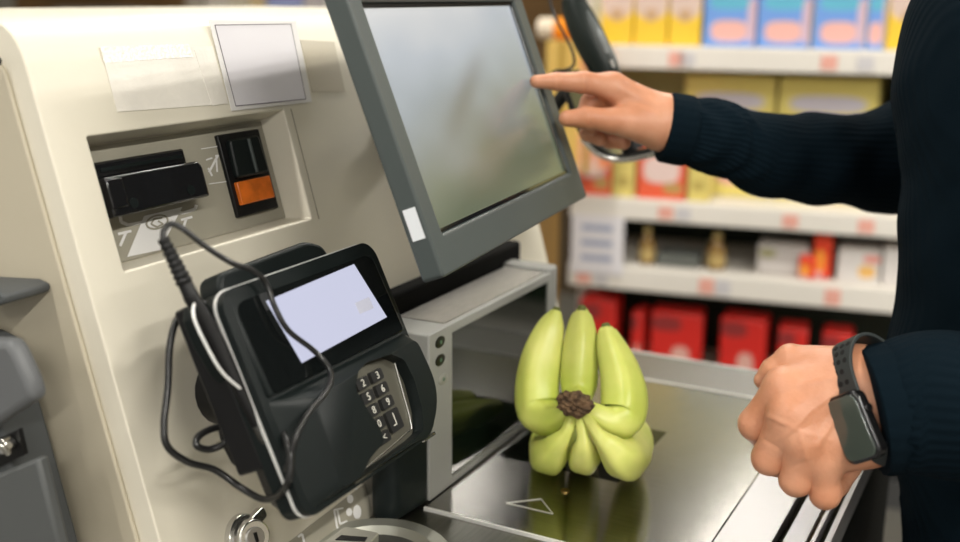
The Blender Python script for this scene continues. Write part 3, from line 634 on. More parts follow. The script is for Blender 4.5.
banana([(581, 408, .922, .006), (589, 421, .912, .0058), (597, 433, .907, .0066), (609, 446, .908, .0120), (625, 460, .926, .0200), (632, 448, .985, .0205), (634, 432, 1.03, .017), (634, 420, 1.07, .008)], 'green banana, right of the lower three')
# crown
bm = bmesh.new(); bmesh.ops.create_icosphere(bm, subdivisions=4, radius=1)
rnd = random.Random(3); cpos = bp_(575, 404, .906)
for v in bm.verts:
    n_z = math.sin(v.co.x*9+v.co.z*5)*math.cos(v.co.z*11)*.16+rnd.uniform(-.05, .05)
    v.co = V((v.co.x*.0178, v.co.y*.012, v.co.z*.0122))*(1+n_z)+cpos
link('crown', bm, mat('banana_crown', (.045, .025, .012), .85, col2=(.17, .10, .05), vscale=160, bump=1, bscale=400), bun, smooth=True, label='dark brown ragged crown')

# ================================================================== PERSON (sdf built skin)
def rc(p, a, b, ra, rb):
    a = np.array(a); b = np.array(b); ba = b-a; l2 = ba@ba; h = np.clip(((p-a)@ba)/l2, 0, 1)[:, None]
    return np.linalg.norm(p-a-h*ba, axis=1)-(ra+(rb-ra)*h[:, 0])
def smin(a, b, k):
    h = np.clip(.5+.5*(b-a)/k, 0, 1); return b*(1-h)+a*h-k*h*(1-h)
def remesh(prims, voxel, sdf, it=4):
    bm = bmesh.new()
    for a, b, ra, rb in prims:
        for t in np.linspace(0, 1, max(2, int((V(a)-V(b)).length/(min(ra, rb)*.5))+1)):
            c = V(a).lerp(V(b), t); bmesh.ops.create_icosphere(bm, subdivisions=2, radius=ra+(rb-ra)*t, matrix=Matrix.Translation(c))
    me = bpy.data.meshes.new('t'); bm.to_mesh(me); bm.free(); o = bpy.data.objects.new('t', me); C.objects.link(o)
    md = o.modifiers.new('r', 'REMESH'); md.mode = 'VOXEL'; md.voxel_size = voxel
    sm = o.modifiers.new('s', 'SMOOTH'); sm.iterations = 4; sm.factor = .5
    bpy.context.view_layer.update(); out = bpy.data.meshes.new_from_object(o.evaluated_get(bpy.context.evaluated_depsgraph_get()))
    bpy.data.objects.remove(o)
    n = len(out.vertices); co_ = np.zeros(n*3); out.vertices.foreach_get('co', co_); P_ = co_.reshape(-1, 3)
    e = voxel*.3
    for _ in range(it):
        d = sdf(P_); G = np.stack([(sdf(P_+np.eye(3)[i]*e)-sdf(P_-np.eye(3)[i]*e))/(2*e) for i in range(3)], 1)
        gl = np.linalg.norm(G, axis=1, keepdims=True)+1e-6; P_ = P_-G/gl*np.clip(d, -voxel*2, voxel*2)[:, None]*.9
    out.vertices.foreach_set('co', P_.ravel()); out.update()
    return out
def hand(palm, fingers, extra, k=.010, voxel=.0016):
    """palm prims blended with each finger separately so that fingers stay apart"""
    def sdf(p):
        d = None
        for q in palm: x = rc(p, *q); d = x if d is None else smin(d, x, .014)
        res = d.copy()
        for f in fingers:
            x = None
            for q in f: y = rc(p, *q); x = y if x is None else smin(x, y, .0035)
            res = np.minimum(res, smin(d, x, k))
        for q in extra: res = smin(res, rc(p, *q), .004)
        return res
    prims = list(palm)+[q for f in fingers for q in f]
    return remesh(prims, voxel, sdf)
def chain(P_, R): return [(tuple(P_[i]), tuple(P_[i+1]), R[i], R[i+1]) for i in range(len(P_)-1)]
# --- right (pointing) hand
tipd = np.linalg.norm(np.array(onpl(531, 80, MM @ V((0, 0, -.004)), np.array(MM.to_3x3() @ V((0, 0, 1)))))-EYE)
d0 = tipd
A_ = at
wr = A_(666, 123, d0+.035)
mcp = [A_(613, 87, d0+.020), A_(617, 95, d0+.038), A_(623, 106, d0+.050), A_(634, 118, d0+.058)]
palmR = [(wr, mcp[0], .0225, .0145), (wr, mcp[1], .0225, .0145), (wr, mcp[2], .0225, .014), (wr, mcp[3], .0215, .013), (A_(695, 130, d0+.04), wr, .0265, .0245), (A_(655, 126, d0+.02), A_(628, 122, d0+.012), .021, .0145)]
fR = [chain([mcp[0], A_(584, 82.5, d0+.012), A_(556, 81.5, d0+.004), A_(536, 81.5, d0-.004)], [.0125, .0112, .0088, .0066]),
      chain([mcp[1], A_(590, 103, d0+.035), A_(583, 118, d0+.026), A_(592, 128, d0+.024)], [.0120, .0102, .0092, .008]),
      chain([mcp[2], A_(596, 121, d0+.052), A_(588, 133, d0+.042), A_(600, 139, d0+.036)], [.0115, .0098, .0088, .0078]),
      chain([mcp[3], A_(612, 132, d0+.060), A_(609, 141, d0+.050), A_(624, 143, d0+.042)], [.0105, .0085, .0078, .0072]),
      chain([A_(640, 124, d0+.014), A_(612, 121, d0+.002), A_(587, 118, d0-.004), A_(567, 118.5, d0-.006)], [.0165, .0130, .0112, .0085])]
exR = [(A_(655, 108, d0+.018), A_(618, 84, d0+.008), .003, .003)]
meR = hand(palmR, fR, [])
# --- left hand
D = .90
cW = A_(855, 427, D-.027)
_s = (A_(1030, 412, D-.085)-A_(856, 404, D)).normalized(); _l = (A_(842, 397, D)-A_(867, 457, D)).normalized()
WM = frame(cW, tuple((_s-_l*_s.dot(_l)).normalized()), tuple(_l)); nW = WM.to_3x3() @ V((0, 0, 1))
wl = A_(859, 406, D+.012); wA = A_(856, 385, D+.012); wB = A_(862, 429, D+.012); FA = A_(905, 388, D+.014); FB = A_(905, 422, D+.014); el = A_(1085, 418, D-.02); F1 = A_(884, 405, D+.012); F2 = A_(915, 405, D+.014); F3 = A_(960, 406, D+.012)
mL = [A_(785, 388, D-.005), A_(790, 415, D-.015), A_(803, 440, D-.012), A_(822, 460, D-.002)]
pL = [A_(755, 424, D+.005), A_(769, 458, D+.002), A_(796, 480, D+.002), A_(825, 494, D+.006)]
sL = 1.0
palmL = [(wA, mL[0], .0255, .0165), (wA, mL[1], .0255, .0170), (wB, mL[2], .0245, .0165), (wB, mL[3], .0245, .0155), (wA, wB, .0255, .0245), (wA, FA, .0255, .027), (wB, FB, .0245, .027), (tuple(F1), tuple(wl), .031, .024), (wA, A_(812, 368, D+.012), .024, .0155)]
fL = []
dist_off = [(.035, 16, 12), (.035, 16, 10), (.033, 14, 8), (.030, 12, 4)]
for j in range(4):
    p = pL[j]; tgt = [A_(772, 444, D+.040), A_(790, 466, D+.040), A_(812, 480, D+.038), A_(836, 484, D+.036)][j]
    t2 = [A_(797, 440, D+.050), A_(812, 456, D+.050), A_(830, 466, D+.046), A_(850, 468, D+.040)][j]
    fL.append(chain([mL[j], p, tgt, t2], [[.0155, .0128, .0115, .010], [.0158, .0132, .0118, .010], [.0150, .0126, .0112, .0095], [.0140, .0115, .010, .0088]][j]))
fL.append(chain([A_(818, 368, D+.012), A_(791, 360, D+.012), A_(773, 371, D+.012), A_(763, 380, D+.014)], [.0165, .0125, .0100, .0072]))
veins = [(A_(842, 400, D-.032), A_(812, 425, D-.0335), .0016, .0016), (A_(812, 425, D-.0335), A_(796, 418, D-.032), .0015, .0013), (A_(828, 442, D-.0285), A_(812, 428, D-.0335), .0016, .0016), (A_(812, 430, D-.0335), A_(808, 446, D-.030), .0014, .0012), (A_(796, 432, D-.030), A_(810, 426, D-.0335), .0013, .0013), (A_(806, 388, D-.0265), A_(788, 400, D-.0255), .0014, .0012)]
meL = hand(palmL, fL, [], k=.007)
def project_vein(me, segs, amp=.0012, wid=.0026):
    n = len(me.vertices); c = np.zeros(n*3); me.vertices.foreach_get('co', c); c = c.reshape(-1, 3)
    rel = c-EYE; q = rel @ CM; u = 480+F_PX*q[:, 0]/-q[:, 2]; v = 271-F_PX*q[:, 1]/-q[:, 2]
    nn = np.zeros(n*3); me.vertices.foreach_get('normal', nn); nn = nn.reshape(-1, 3)
    front = (nn*(-rel)).sum(1) > 0
    dsp = np.zeros(n)
    for a, b, w, am in segs:
        a = np.array(a, float); b = np.array(b, float); ba = b-a; pp = np.stack([u, v], 1)-a; h = np.clip(pp@ba/(ba@ba), 0, 1)[:, None]
        dd = np.linalg.norm(pp-h*ba, axis=1); dsp = np.maximum(dsp, am*np.exp(-(dd/w)**2)) if am > 0 else dsp+am*np.exp(-(dd/w)**2)
    c = c+nn*(dsp*front)[:, None]; me.vertices.foreach_set('co', c.ravel()); me.update()
project_vein(meL, [((842, 388), (812, 410), 2.6, .00055), ((812, 410), (795, 428), 2.0, .00055), ((795, 428), (778, 440), 2.0, .00055), ((830, 440), (800, 432), 2.2, .00055), ((800, 432), (785, 424), 2.0, .0005),
                   ((800, 432), (806, 458), 2.2, .0011), ((785, 424), (768, 416), 2.2, .001), ((838, 412), (818, 445), 4, .0012), ((836, 376), (802, 384), 4, .001),
                   ((765, 440), (778, 448), 1.6, -.0008), ((790, 470), (800, 462), 1.6, -.0006)])
project_vein(meR, [((655, 104), (622, 90), 3.5, .0010), ((650, 112), (628, 104), 3, .0008), ((585, 73), (585, 92), 1.3, -.0006), ((558, 74), (558, 90), 1.2, -.0005), ((590, 112), (590, 126), 1.2, -.0006)])
# --- rest of the body
PX, PY = .015, 1.20
sR = V((.04, 1.39, .505)); sL_ = V((.04, 1.01, .505)); eR = at(893, 162, d0+.20)
neck = V((.035, PY, .58)); head_c = V((.0, PY, .76))
def bodysdf(prims, k):
    def f(p):
        d = None
        for q in prims: x = rc(p, *q); d = x if d is None else smin(d, x, k)
        return d
    return f
T = lambda *a: tuple(a)
torso = [(T(.02, PY-.07, .10), T(.02, PY+.07, .10), .13, .13), (T(.02, PY-.08, .40), T(.02, PY+.08, .40), .13, .13), (T(.03, PY-.12, .495), T(.03, PY+.12, .495), .065, .065), (T(.01, PY-.08, .40), T(.02, PY-.07, .10), .135, .13), (T(.01, PY+.08, .40), T(.02, PY+.07, .10), .135, .13),
         (T(.02, PY-.07, .10), T(.04, PY-.08, -.06), .13, .13), (T(.02, PY+.07, .10), T(.04, PY+.08, -.06), .13, .13)]
arms = [(tuple(sR), tuple(eR), .052, .040), (tuple(eR), tuple(A_(766, 156, d0+.08)), .038, .032), (tuple(A_(766, 156, d0+.08)), tuple(A_(695, 130, d0+.04)), .032, .0265), (tuple(sL_), tuple(el), .052, .040), (tuple(el), tuple(F1), .042, .031)]
legs = []
for s in (-1, 1): legs += [(T(.05, PY+s*.09, -.06), T(.03, PY+s*.10, -.46), .085, .052), (T(.03, PY+s*.10, -.46), T(.06, PY+s*.10, FL+.09), .05, .034), (T(.07, PY+s*.10, FL+.045), T(-.08, PY+s*.11, FL+.035), .036, .028)]
hd_ = [(tuple(neck-V((0, 0, .06))), tuple(neck+V((-.01, 0, .08))), .058, .052), (tuple(head_c), tuple(head_c+V((.01, 0, .03))), .083, .088), (tuple(head_c+V((-.035, 0, -.055))), tuple(head_c+V((-.03, 0, 0))), .05, .066),
       (tuple(head_c+V((-.085, 0, .015))), tuple(head_c+V((-.108, 0, -.018))), .009, .013), (tuple(head_c+V((-.078, -.022, -.05))), tuple(head_c+V((-.078, .022, -.05))), .009, .009),
       (tuple(head_c+V((.01, -.088, .015))), tuple(head_c+V((.005, -.085, -.02))), .012, .009), (tuple(head_c+V((.01, .088, .015))), tuple(head_c+V((.005, .085, -.02))), .012, .009)]
allp = torso+arms+legs+hd_
shrink = [(a, b, ra-.012 if i < len(torso) else ra, rb-.012 if i < len(torso) else rb) for i, (a, b, ra, rb) in enumerate(allp)]
bme = remesh(shrink, .009, bodysdf(shrink, .014), it=3)
bm = bmesh.new(); bm.from_mesh(bme); bm.from_mesh(meL); bm.from_mesh(meR)
person = Thing('person', 'person in navy ribbed sweater pointing at the screen, lowered hand wearing a watch', 'person', Matrix.Translation((.05, PY, FL)))
po = person.M.translation
bmesh.ops.translate(bm, verts=bm.verts, vec=-po)
bo_ = link('body', bm, SKIN, person, smooth=True)
# sweater
SWE = bpy.data.materials.new('navy_rib_knit'); SWE.use_nodes = True; nt = SWE.node_tree; N = nt.nodes; L = nt.links; b = N['Principled BSDF']
b.inputs['Base Color'].default_value = (.0035, .009, .014, 1); b.inputs['Roughness'].default_value = .95; b.inputs['Specular IOR Level'].default_value = .06
at_ = N.new('ShaderNodeAttribute'); at_.attribute_name = 'rib'; sn = N.new('ShaderNodeMath'); sn.operation = 'SINE'; L.new(at_.outputs['Fac'], sn.inputs[0])
nz = N.new('ShaderNodeTexNoise'); nz.inputs['Scale'].default_value = 900; ad = N.new('ShaderNodeMath'); ad.operation = 'ADD'; L.new(sn.outputs[0], ad.inputs[0]); L.new(nz.outputs[0], ad.inputs[1])
bpn = N.new('ShaderNodeBump'); bpn.inputs['Strength'].default_value = .45; bpn.inputs['Distance'].default_value = .0007; L.new(ad.outputs[0], bpn.inputs['Height']); L.new(bpn.outputs[0], b.inputs['Normal'])
cR = A_(669, 128, d0+.036)
slR = chain([cR, A_(720, 137, d0+.05), A_(766, 155, d0+.08), A_(819, 159, d0+.12), eR], [.0335, .0325, .0405, .0465, .056])
S0 = A_(878, 410, D+.010); slL = chain([S0, A_(927, 402, D+.018), F3, el], [.0480, .0490, .051, .055])
upR = [(tuple(eR), tuple(sR), .056, .066)]; upL = [(tuple(el), tuple(sL_), .058, .066)]
tsw = [(T(.012, PY-.085, .42), T(.012, PY+.085, .42), .148, .148), (T(.012, PY-.085, .42), T(.029, PY-.08, .12), .148, .147), (T(.012, PY+.085, .42), T(.029, PY+.08, .12), .148, .147),
       (T(.033, PY-.08, .12), T(.055, PY-.08, -.10), .147, .143), (T(.033, PY+.08, .12), T(.055, PY+.08, -.10), .147, .143), (T(.03, PY-.13, .495), T(.03, PY+.13, .495), .078, .078), (tuple(neck-V((0, 0, .10))), tuple(neck-V((0, 0, .02))), .080, .062)]
swp = slR+slL+upR+upL+tsw
def swsdf(p):
    d = None
    for q in tsw: x = rc(p, *q); d = x if d is None else smin(d, x, .04)
    for grp in (slR+upR, slL+upL):
        e = None
        for q in grp: x = rc(p, *q); e = x if e is None else smin(e, x, .02)
        d = smin(d, e, .02)
    # flat cuffs
    for c, q in ((cR, slR[0]), (V(slL[0][0]), slL[0])):
        ax = np.array(q[1])-np.array(q[0]); ax /= np.linalg.norm(ax); cc_ = np.array(c)+ax*.006
        pln = -(p-cc_)@ax; near = np.linalg.norm(p-cc_, axis=1) < .12
        d = np.where(near, np.maximum(d, pln), d)
    return d
sme = remesh(swp, .0055, swsdf, it=5)
n = len(sme.vertices); c = np.zeros(n*3); sme.vertices.foreach_get('co', c); c = c.reshape(-1, 3)
# fold wrinkles on the sleeves (real geometry)
nn = np.zeros(n*3); sme.vertices.foreach_get('normal', nn); nn = nn.reshape(-1, 3)
segs = [(q, 'a') for q in slR+upR+slL+upL]
best = np.full(n, 9.); rib = np.zeros(n)
for q in slR+upR+slL+upL:
    a = np.array(q[0]); bb = np.array(q[1]); ba = bb-a; l = np.linalg.norm(ba); ba /= l
    d_ = np.abs(rc(c, *q)); e1 = np.cross(ba, (0, 0, 1)); e1 /= np.linalg.norm(e1); e2 = np.cross(ba, e1); r_ = c-a
    ang = np.arctan2(r_@e2, r_@e1); sel = d_ < best; best = np.where(sel, d_, best); rib = np.where(sel, np.round(1)*ang*42, rib)
for q in tsw:
    d_ = np.abs(rc(c, *q))-.004; sel = d_ < best; best = np.where(sel, d_, best); rib = np.where(sel, c[:, 1]*2*math.pi/.0062+c[:, 0]*2*math.pi/.009, rib)
wr_ = .0022*np.sin(c[:, 0]*75+c[:, 2]*60+np.sin(c[:, 1]*30)*1.4)+.0014*np.sin(c[:, 0]*140-c[:, 2]*90)
wr_ *= np.clip(1-np.abs(c[:, 0]+.16)/.3, 0, 1)*.55
# placket ridges down the chest side
pk = sum(.0035*np.exp(-((c[:, 1]-y_)/.0035)**2) for y_ in (1.135, 1.122, 1.105))
pk = np.where((best < 1) & (c[:, 0] < -.02) & (c[:, 2] < .5), pk, 0)
c = c+nn*(wr_+pk)[:, None]; sme.vertices.foreach_set('co', (c-np.array(po)).ravel())
at2 = sme.attributes.new('rib', 'FLOAT', 'POINT'); at2.data.foreach_set('value', rib)
so = bpy.data.objects.new('sweater', sme); C.objects.link(so); so.parent = person.o; sme.materials.clear(); sme.materials.append(SWE); sme.polygons.foreach_set('use_smooth', [True]*len(sme.polygons))
so['label'] = 'navy ribbed knit sweater'
# cuffs
for q, r in ((slR[0], .0350), (slL[0], .0487)):
    a = V(q[0]); ax = (V(q[1])-a).normalized()
    cf = link('cuff', tube([a-ax*.0065-po, a-ax*.005-po, a+ax*.004-po, a+ax*.020-po, a+ax*.026-po], [r-.004, r+.0010, r+.0018, r+.0018, r-.003], seg=72, k=2, prof=lambda t: 1+.012*math.cos(24*t)), SWE, person, smooth=True)
pants = []
for s in (-1, 1): pants += [(T(.055, PY+s*.085, -.10), T(.04, PY+s*.10, -.46), .115, .075), (T(.04, PY+s*.10, -.46), T(.06, PY+s*.10, FL+.08), .072, .058)]
pme = remesh(pants+[(T(.05, PY-.08, -.06), T(.05, PY+.08, -.06), .128, .128)], .012, bodysdf(pants+[(T(.05, PY-.08, -.06), T(.05, PY+.08, -.06), .128, .128)], .03), it=3)
bm = bmesh.new(); bm.from_mesh(pme); bmesh.ops.translate(bm, verts=bm.verts, vec=-po); link('trousers', bm, mat('dark_trousers', (.012, .014, .018), .8), person, smooth=True, label='dark trousers')
for s in (-1, 1):
    link('shoe', tube([V((.10, PY+s*.10, FL+.045))-po, V((.04, PY+s*.10, FL+.05))-po, V((-.05, PY+s*.11, FL+.042))-po, V((-.12, PY+s*.115, FL+.034))-po], [.030, .045, .042, .026], seg=20), BLACK, person, smooth=True)
hp_ = [(tuple(head_c+V((.025, 0, .035))), tuple(head_c+V((.0, 0, .05))), .095, .089), (tuple(head_c+V((.045, 0, -.02))), tuple(head_c+V((.03, 0, .03))), .075, .09)]
hme = remesh(hp_, .006, bodysdf(hp_, .02), it=3); bm = bmesh.new(); bm.from_mesh(hme); bmesh.ops.translate(bm, verts=bm.verts, vec=-po)
link('hair', bm, mat('brown_hair', (.03, .018, .01), .6, bump=1, bscale=300, stretch=(1, 1, .1)), person, smooth=True)
for s in (-1, 1):
    bm = bmesh.new(); bmesh.ops.create_icosphere(bm, subdivisions=3, radius=.011, matrix=Matrix.Translation(head_c+V((-.083, s*.030, .012))-po)); ey = link('eye', bm, mat('eye_white', (.75, .73, .7), .2), person, smooth=True)
    bm = bmesh.new(); bmesh.ops.create_icosphere(bm, subdivisions=2, radius=.005, matrix=Matrix.Translation(head_c+V((-.0905, s*.030, .011))-po)); link('iris', bm, mat('eye_brown', (.05, .03, .02), .2), ey, smooth=True)

# ================================================================== WATCH
wa = Thing('wristwatch', 'black square smartwatch with a perforated strap on the lowered wrist', 'watch', WM)
hw, hh = .0178, .0262
link('case', prism(rrect(-hw, hw, -hh, hh, .008, 8), -.006, .0045), mat('watch_case', (.05, .05, .052), .22, metal=.9), wa, bevel=.0025, seg=4)
link('screen', prism(rrect(-hw+.0025, hw-.0025, -hh+.0025, hh-.0025, .007, 8), .0042, .0056), mat('watch_glass', (.05, .065, .055), .12, coat=.8), wa, bevel=.0008, label='dark glass screen')
link('crown_dial', cyl((hw-.0005, .010, -.001), (1, 0, 0), .0036, .0022, 20), MATS['watch_case'], wa, bevel=.0004)
# strap: swept around the wrist
wc = WM.inverted() @ wl; cyy = wc.y; cz = wc.z; Rz = -.0025-cz; Ry = .0495
bm = bmesh.new(); rings = []
ns = 56
holes = []
for j in range(ns+1):
    a = math.radians(8+344*j/ns)        # from one lug round the back to the other
    y = cyy+Ry*math.sin(a); z = cz+Rz*math.cos(a)
    w_ = .0120+.003*math.exp(-((a-math.radians(8))/.4)**2)+.003*math.exp(-((a-math.radians(352))/.4)**2)
    t = V((0, math.sin(a)*Rz, math.cos(a)*Ry)).normalized()*.0014
    rings.append([bm.verts.new(V((sx*w_, y, z))+t*s2) for sx, s2 in ((-1, 1), (1, 1), (1, -1), (-1, -1))])
for j in range(ns):
    for a_ in range(4): bm.faces.new((rings[j][a_], rings[j][(a_+1) % 4], rings[j+1][(a_+1) % 4], rings[j+1][a_]))
bm.faces.new(rings[0][::-1]); bm.faces.new(rings[-1])
STR = mat('watch_strap', (.028, .034, .034), .5)
stp = link('strap', bm, STR, wa, bevel=.0006, label='perforated black strap')
for a0, sgn in ((18, 1),):
    for r in range(5):
        for c_ in ((-1, 0, 1) if r % 2 == 0 else (-.5, .5)):
            a = math.radians(a0+4+r*11); nrm_ = V((0, math.sin(a)*Rz, math.cos(a)*Ry)).normalized(); p = V((c_*.0066, cyy+Ry*math.sin(a), cz+Rz*math.cos(a)))+nrm_*.0012
            bm = bmesh.new(); cyl((0, 0, 0), (0, 0, 1), .0021, .0005, 14, bm=bm)
            q = nrm_.to_track_quat('Z', 'X').to_matrix().to_4x4(); bmesh.ops.transform(bm, matrix=Matrix.Translation(p) @ q, verts=bm.verts)
            link('strap_hole', bm, mat('hole_black', (.004, .004, .004), .8), stp, smooth=True)

# ================================================================== BACKGROUND SHELVING
GA = V((-1.195, 2.80, 0)); GB = V((-.33, 2.945, 0)); gu = (GB-GA).normalized(); 
# local: x along the shelf, y up, z towards the aisle
GM = frame((GA.x, GA.y, 0), tuple(gu), (0, 0, 1))
def gp(px, py, n=0): return px2(GM, px, py, n)
sh = Thing('store_shelving', 'white supermarket shelving unit stocked with boxes behind the counter', 'shelf', GM @ Matrix.Translation((0, FL, 0)))
SW_ = mat('shelf_white', (.78, .74, .68), .4); RW = 2.3
def gb(x0, x1, y0, y1, z0, z1): return box(x0, x1, y0-FL, y1-FL, z0, z1)
zs = [.354, -.060, -.252, -.60]
rails = [(.354, .294), (-.060, -.118), (-.252, -.318), (-.60, -.665)]
for kx_, (zt, zb) in enumerate(rails):
    bd = link('shelf_board', gb(0, RW, zt-.025, zt, -.42, 0), SW_, sh)
    pr = link('price_rail', gb(0, RW, zb, zt-.002, 0, .012), SW_, bd, bevel=.003)
link('base_plinth', gb(0, RW, FL, -.80, -.42, -.02), mat('plinth_dark', (.05, .05, .05), .5), sh)
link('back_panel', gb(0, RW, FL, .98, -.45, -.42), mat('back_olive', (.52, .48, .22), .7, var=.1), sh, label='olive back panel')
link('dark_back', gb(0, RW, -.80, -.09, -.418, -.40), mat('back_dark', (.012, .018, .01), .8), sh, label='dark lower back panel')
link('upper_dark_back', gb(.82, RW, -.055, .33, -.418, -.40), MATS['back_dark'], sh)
link('upright', gb(-.02, 0, FL, .98, -.45, -.2), SW_, sh)
link('upright', gb(RW, RW+.02, FL, .98, -.45, -.2), SW_, sh)
for px_, k_, c_ in ((826, 0, 'r'), (862, 0, 'b'), (675, 0, 'r'), (690, 1, 'b'), (672, 1, 'r'), (800, 1, 'r'), (878, 1, 'r'), (590, 2, 'r'), (608, 2, 'b'), (718, 2, 'r'), (735, 2, 'b'), (850, 2, 'r'), (686, 0, 'b')):
    zt, zb = rails[k_]; x = gp(px_, 0 or 100).x
    link('price_tag', gb(x-.020, x+.020, zb+.010, zt-.014, .012, .014), mat('tag_red', (.80, .40, .33), .5) if c_ == 'r' else mat('tag_grey', (.60, .58, .60), .5), sh, label='red price tag' if c_ == 'r' else 'grey price tag')
def blobmat(name, base, blobs, rough=.4):
    """package print: rounded blobs of colour at (u,v) in the front face, soft edged"""
    M = bpy.data.materials.new(name); M.use_nodes = True; nt = M.node_tree; N = nt.nodes; L = nt.links; b = N['Principled BSDF']; b.inputs['Roughness'].default_value = rough
    tc = N.new('ShaderNodeTexCoord'); sp = N.new('ShaderNodeSeparateXYZ'); L.new(tc.outputs['Generated'], sp.inputs[0]); cur = None
    rgb = N.new('ShaderNodeRGB'); rgb.outputs[0].default_value = (*base, 1); cur = rgb.outputs[0]
    for u, v, a, bb, col in blobs:
        def m_(op, x, y): 
            n = N.new('ShaderNodeMath'); n.operation = op
            for i_, z in enumerate((x, y)):
                if z is None: continue
                if isinstance(z, (int, float)): n.inputs[i_].default_value = z
                else: L.new(z, n.inputs[i_])
            return n.outputs[0]
        du = m_('DIVIDE', m_('SUBTRACT', sp.outputs[0], u), a); dv = m_('DIVIDE', m_('SUBTRACT', sp.outputs[1], v), bb)
        r = m_('ADD', m_('POWER', m_('ABSOLUTE', du, None), 3), m_('POWER', m_('ABSOLUTE', dv, None), 3))
        mr = N.new('ShaderNodeMapRange'); mr.inputs[1].default_value = .7; mr.inputs[2].default_value = 1.3; mr.inputs[3].default_value = 1; mr.inputs[4].default_value = 0; L.new(r, mr.inputs[0])
        mx = N.new('ShaderNodeMixRGB'); mx.inputs[2].default_value = (*col, 1); L.new(mr.outputs[0], mx.inputs[0]); L.new(cur, mx.inputs[1]); cur = mx.outputs[0]
    L.new(cur, b.inputs['Base Color']); return M
Bl = (.16, .33, .74)
M_blue = blobmat('blue_box_print', Bl, [(.5, .18, .36, .12, (.82, .45, .40)), (.5, .5, .4, .08, (.12, .45, .62)), (.5, .8, .4, .14, (.6, .7, .85)), (.93, .3, .1, .25, (.62, .45, .55))])
M_yel = blobmat('yellow_white_box_print', (.85, .56, .04), [(.5, .62, .5, .28, (.68, .52, .45)), (.5, .38, .2, .08, (.55, .35, .2))])
M_big = blobmat('pale_yellow_carton_print', (.80, .68, .20), [(.5, .80, .38, .07, (.62, .58, .66)), (.5, .52, .42, .14, (.85, .76, .42)), (.86, .58, .07, .07, (.65, .2, .06)), (.62, .2, .22, .10, (.80, .42, .42))])
M_red = blobmat('red_white_box_print', (.80, .12, .05), [(.5, .52, .38, .24, (.80, .62, .58)), (.75, .2, .2, .1, (.5, .3, .1))])
M_pale = blobmat('pale_box_print', (.72, .60, .18), [(.5, .3, .3, .1, (.5, .38, .1))])
M_pack = blobmat('red_pack_print', (.66, .022, .016), [(.6, .35, .18, .2, (.75, .42, .36)), (.3, .85, .3, .1, (.3, .03, .03))])
M_white = blobmat('white_box_print', (.72, .68, .66), [(.7, .35, .2, .2, (.85, .5, .15)), (.8, .75, .2, .12, (.8, .3, .25))])
M_grey = blobmat('grey_box_print', (.50, .46, .44), [(.5, .3, .5, .12, (.66, .62, .6)), (.2, .75, .16, .15, (.32, .3, .15))])
M_or = blobmat('red_orange_pouch_print', (.80, .06, .02), [(.35, .4, .3, .25, (.95, .36, .05)), (.3, .1, .25, .08, (.85, .5, .5))])
def carton(name, label, cat, px0, px1, top_py, zb, mt, dep=.12, n=-.03, group=None, top_z=None, tilt=0, bev=.003):
    a = gp(px0, 100, n); bq = gp(px1, 100, n); w_ = bq.x-a.x
    zt = top_z if top_z is not None else gp((px0+px1)/2, top_py, n).y
    M_ = GM @ Matrix.Translation(((a.x+bq.x)/2, zb+.0005, n)) @ Matrix.Rotation(tilt, 4, 'Y')
    t = Thing(name, label, cat, M_, group)
    link('carton', box(-w_/2*.985, w_/2*.985, 0, zt-zb, -dep, 0), mt, t, bevel=bev, seg=2)
    link('end_flap', box(-w_/2*.9, w_/2*.9, zt-zb, zt-zb+.0012, -dep*.55, -dep*.05), SW_ if mt in (M_white, M_grey) else mt, t)
    return t
def xpx(x):  # px of a local x at shelf height, inverse used for out-of-frame fill
    p = GM @ V((x, 0, -.03)); q = CM.T @ (np.array(p)-EYE); return 480+F_PX*q[0]/-q[2]
nmz = {0: 'leftmost', 1: 'middle', 2: 'rightmost'}
for j, (a_, b_) in enumerate(((598, 630), (631, 664), (665, 697))): carton('cereal_box', 'yellow and cream box on the top shelf, %s of three beside the blue boxes' % nmz[j], 'box', a_, b_, 0, .354, M_yel, top_z=.56, group='yellow boxes on the top shelf')
for j, (a_, b_) in enumerate(((699, 751), (752, 805), (807, 859), (860, 878))): carton('cereal_box', 'blue box with a pink oval on the top shelf, %s' % ('next to the yellow boxes', 'second from the yellow boxes', 'third from the yellow boxes', 'narrow one near the sweater')[j], 'box', a_, b_, 0, .354, M_blue, top_z=.58, group='blue boxes on the top shelf')
for j, (a_, b_) in enumerate(((880, 925), (926, 972))): carton('cereal_box', 'golden box on the top shelf %s' % ('just left of the shopper sweater', 'behind the shopper')[j], 'box', a_, b_, 0, .354, M_yel, top_z=.57)
for j, (a_, b_) in enumerate(((684, 776), (778, 880), (900, 990))): carton('large_carton', 'large pale yellow carton with lilac lettering band, %s' % ('left one above the pointing forearm', 'right one above the pointing forearm', 'behind the shopper')[j], 'carton', a_, b_, 75, -.060, M_big, dep=.2, top_z=.270, n=-.13, group='large yellow cartons')
for j, (a_, b_, mt, nm_, tp_) in enumerate(((576, 614, M_red, 'red and white box at the left end of the middle shelf', 135), (615, 638, M_pale, 'narrow pale yellow box between the two red boxes', 146), (640, 690, M_red, 'red and white box below the sweater cuff', 143), (692, 714, M_pale, 'narrow pale yellow box right of the red box below the cuff', 150))):
    carton('food_box', nm_, 'box', a_, b_, tp_, -.060, mt, n=-.015, dep=.1)
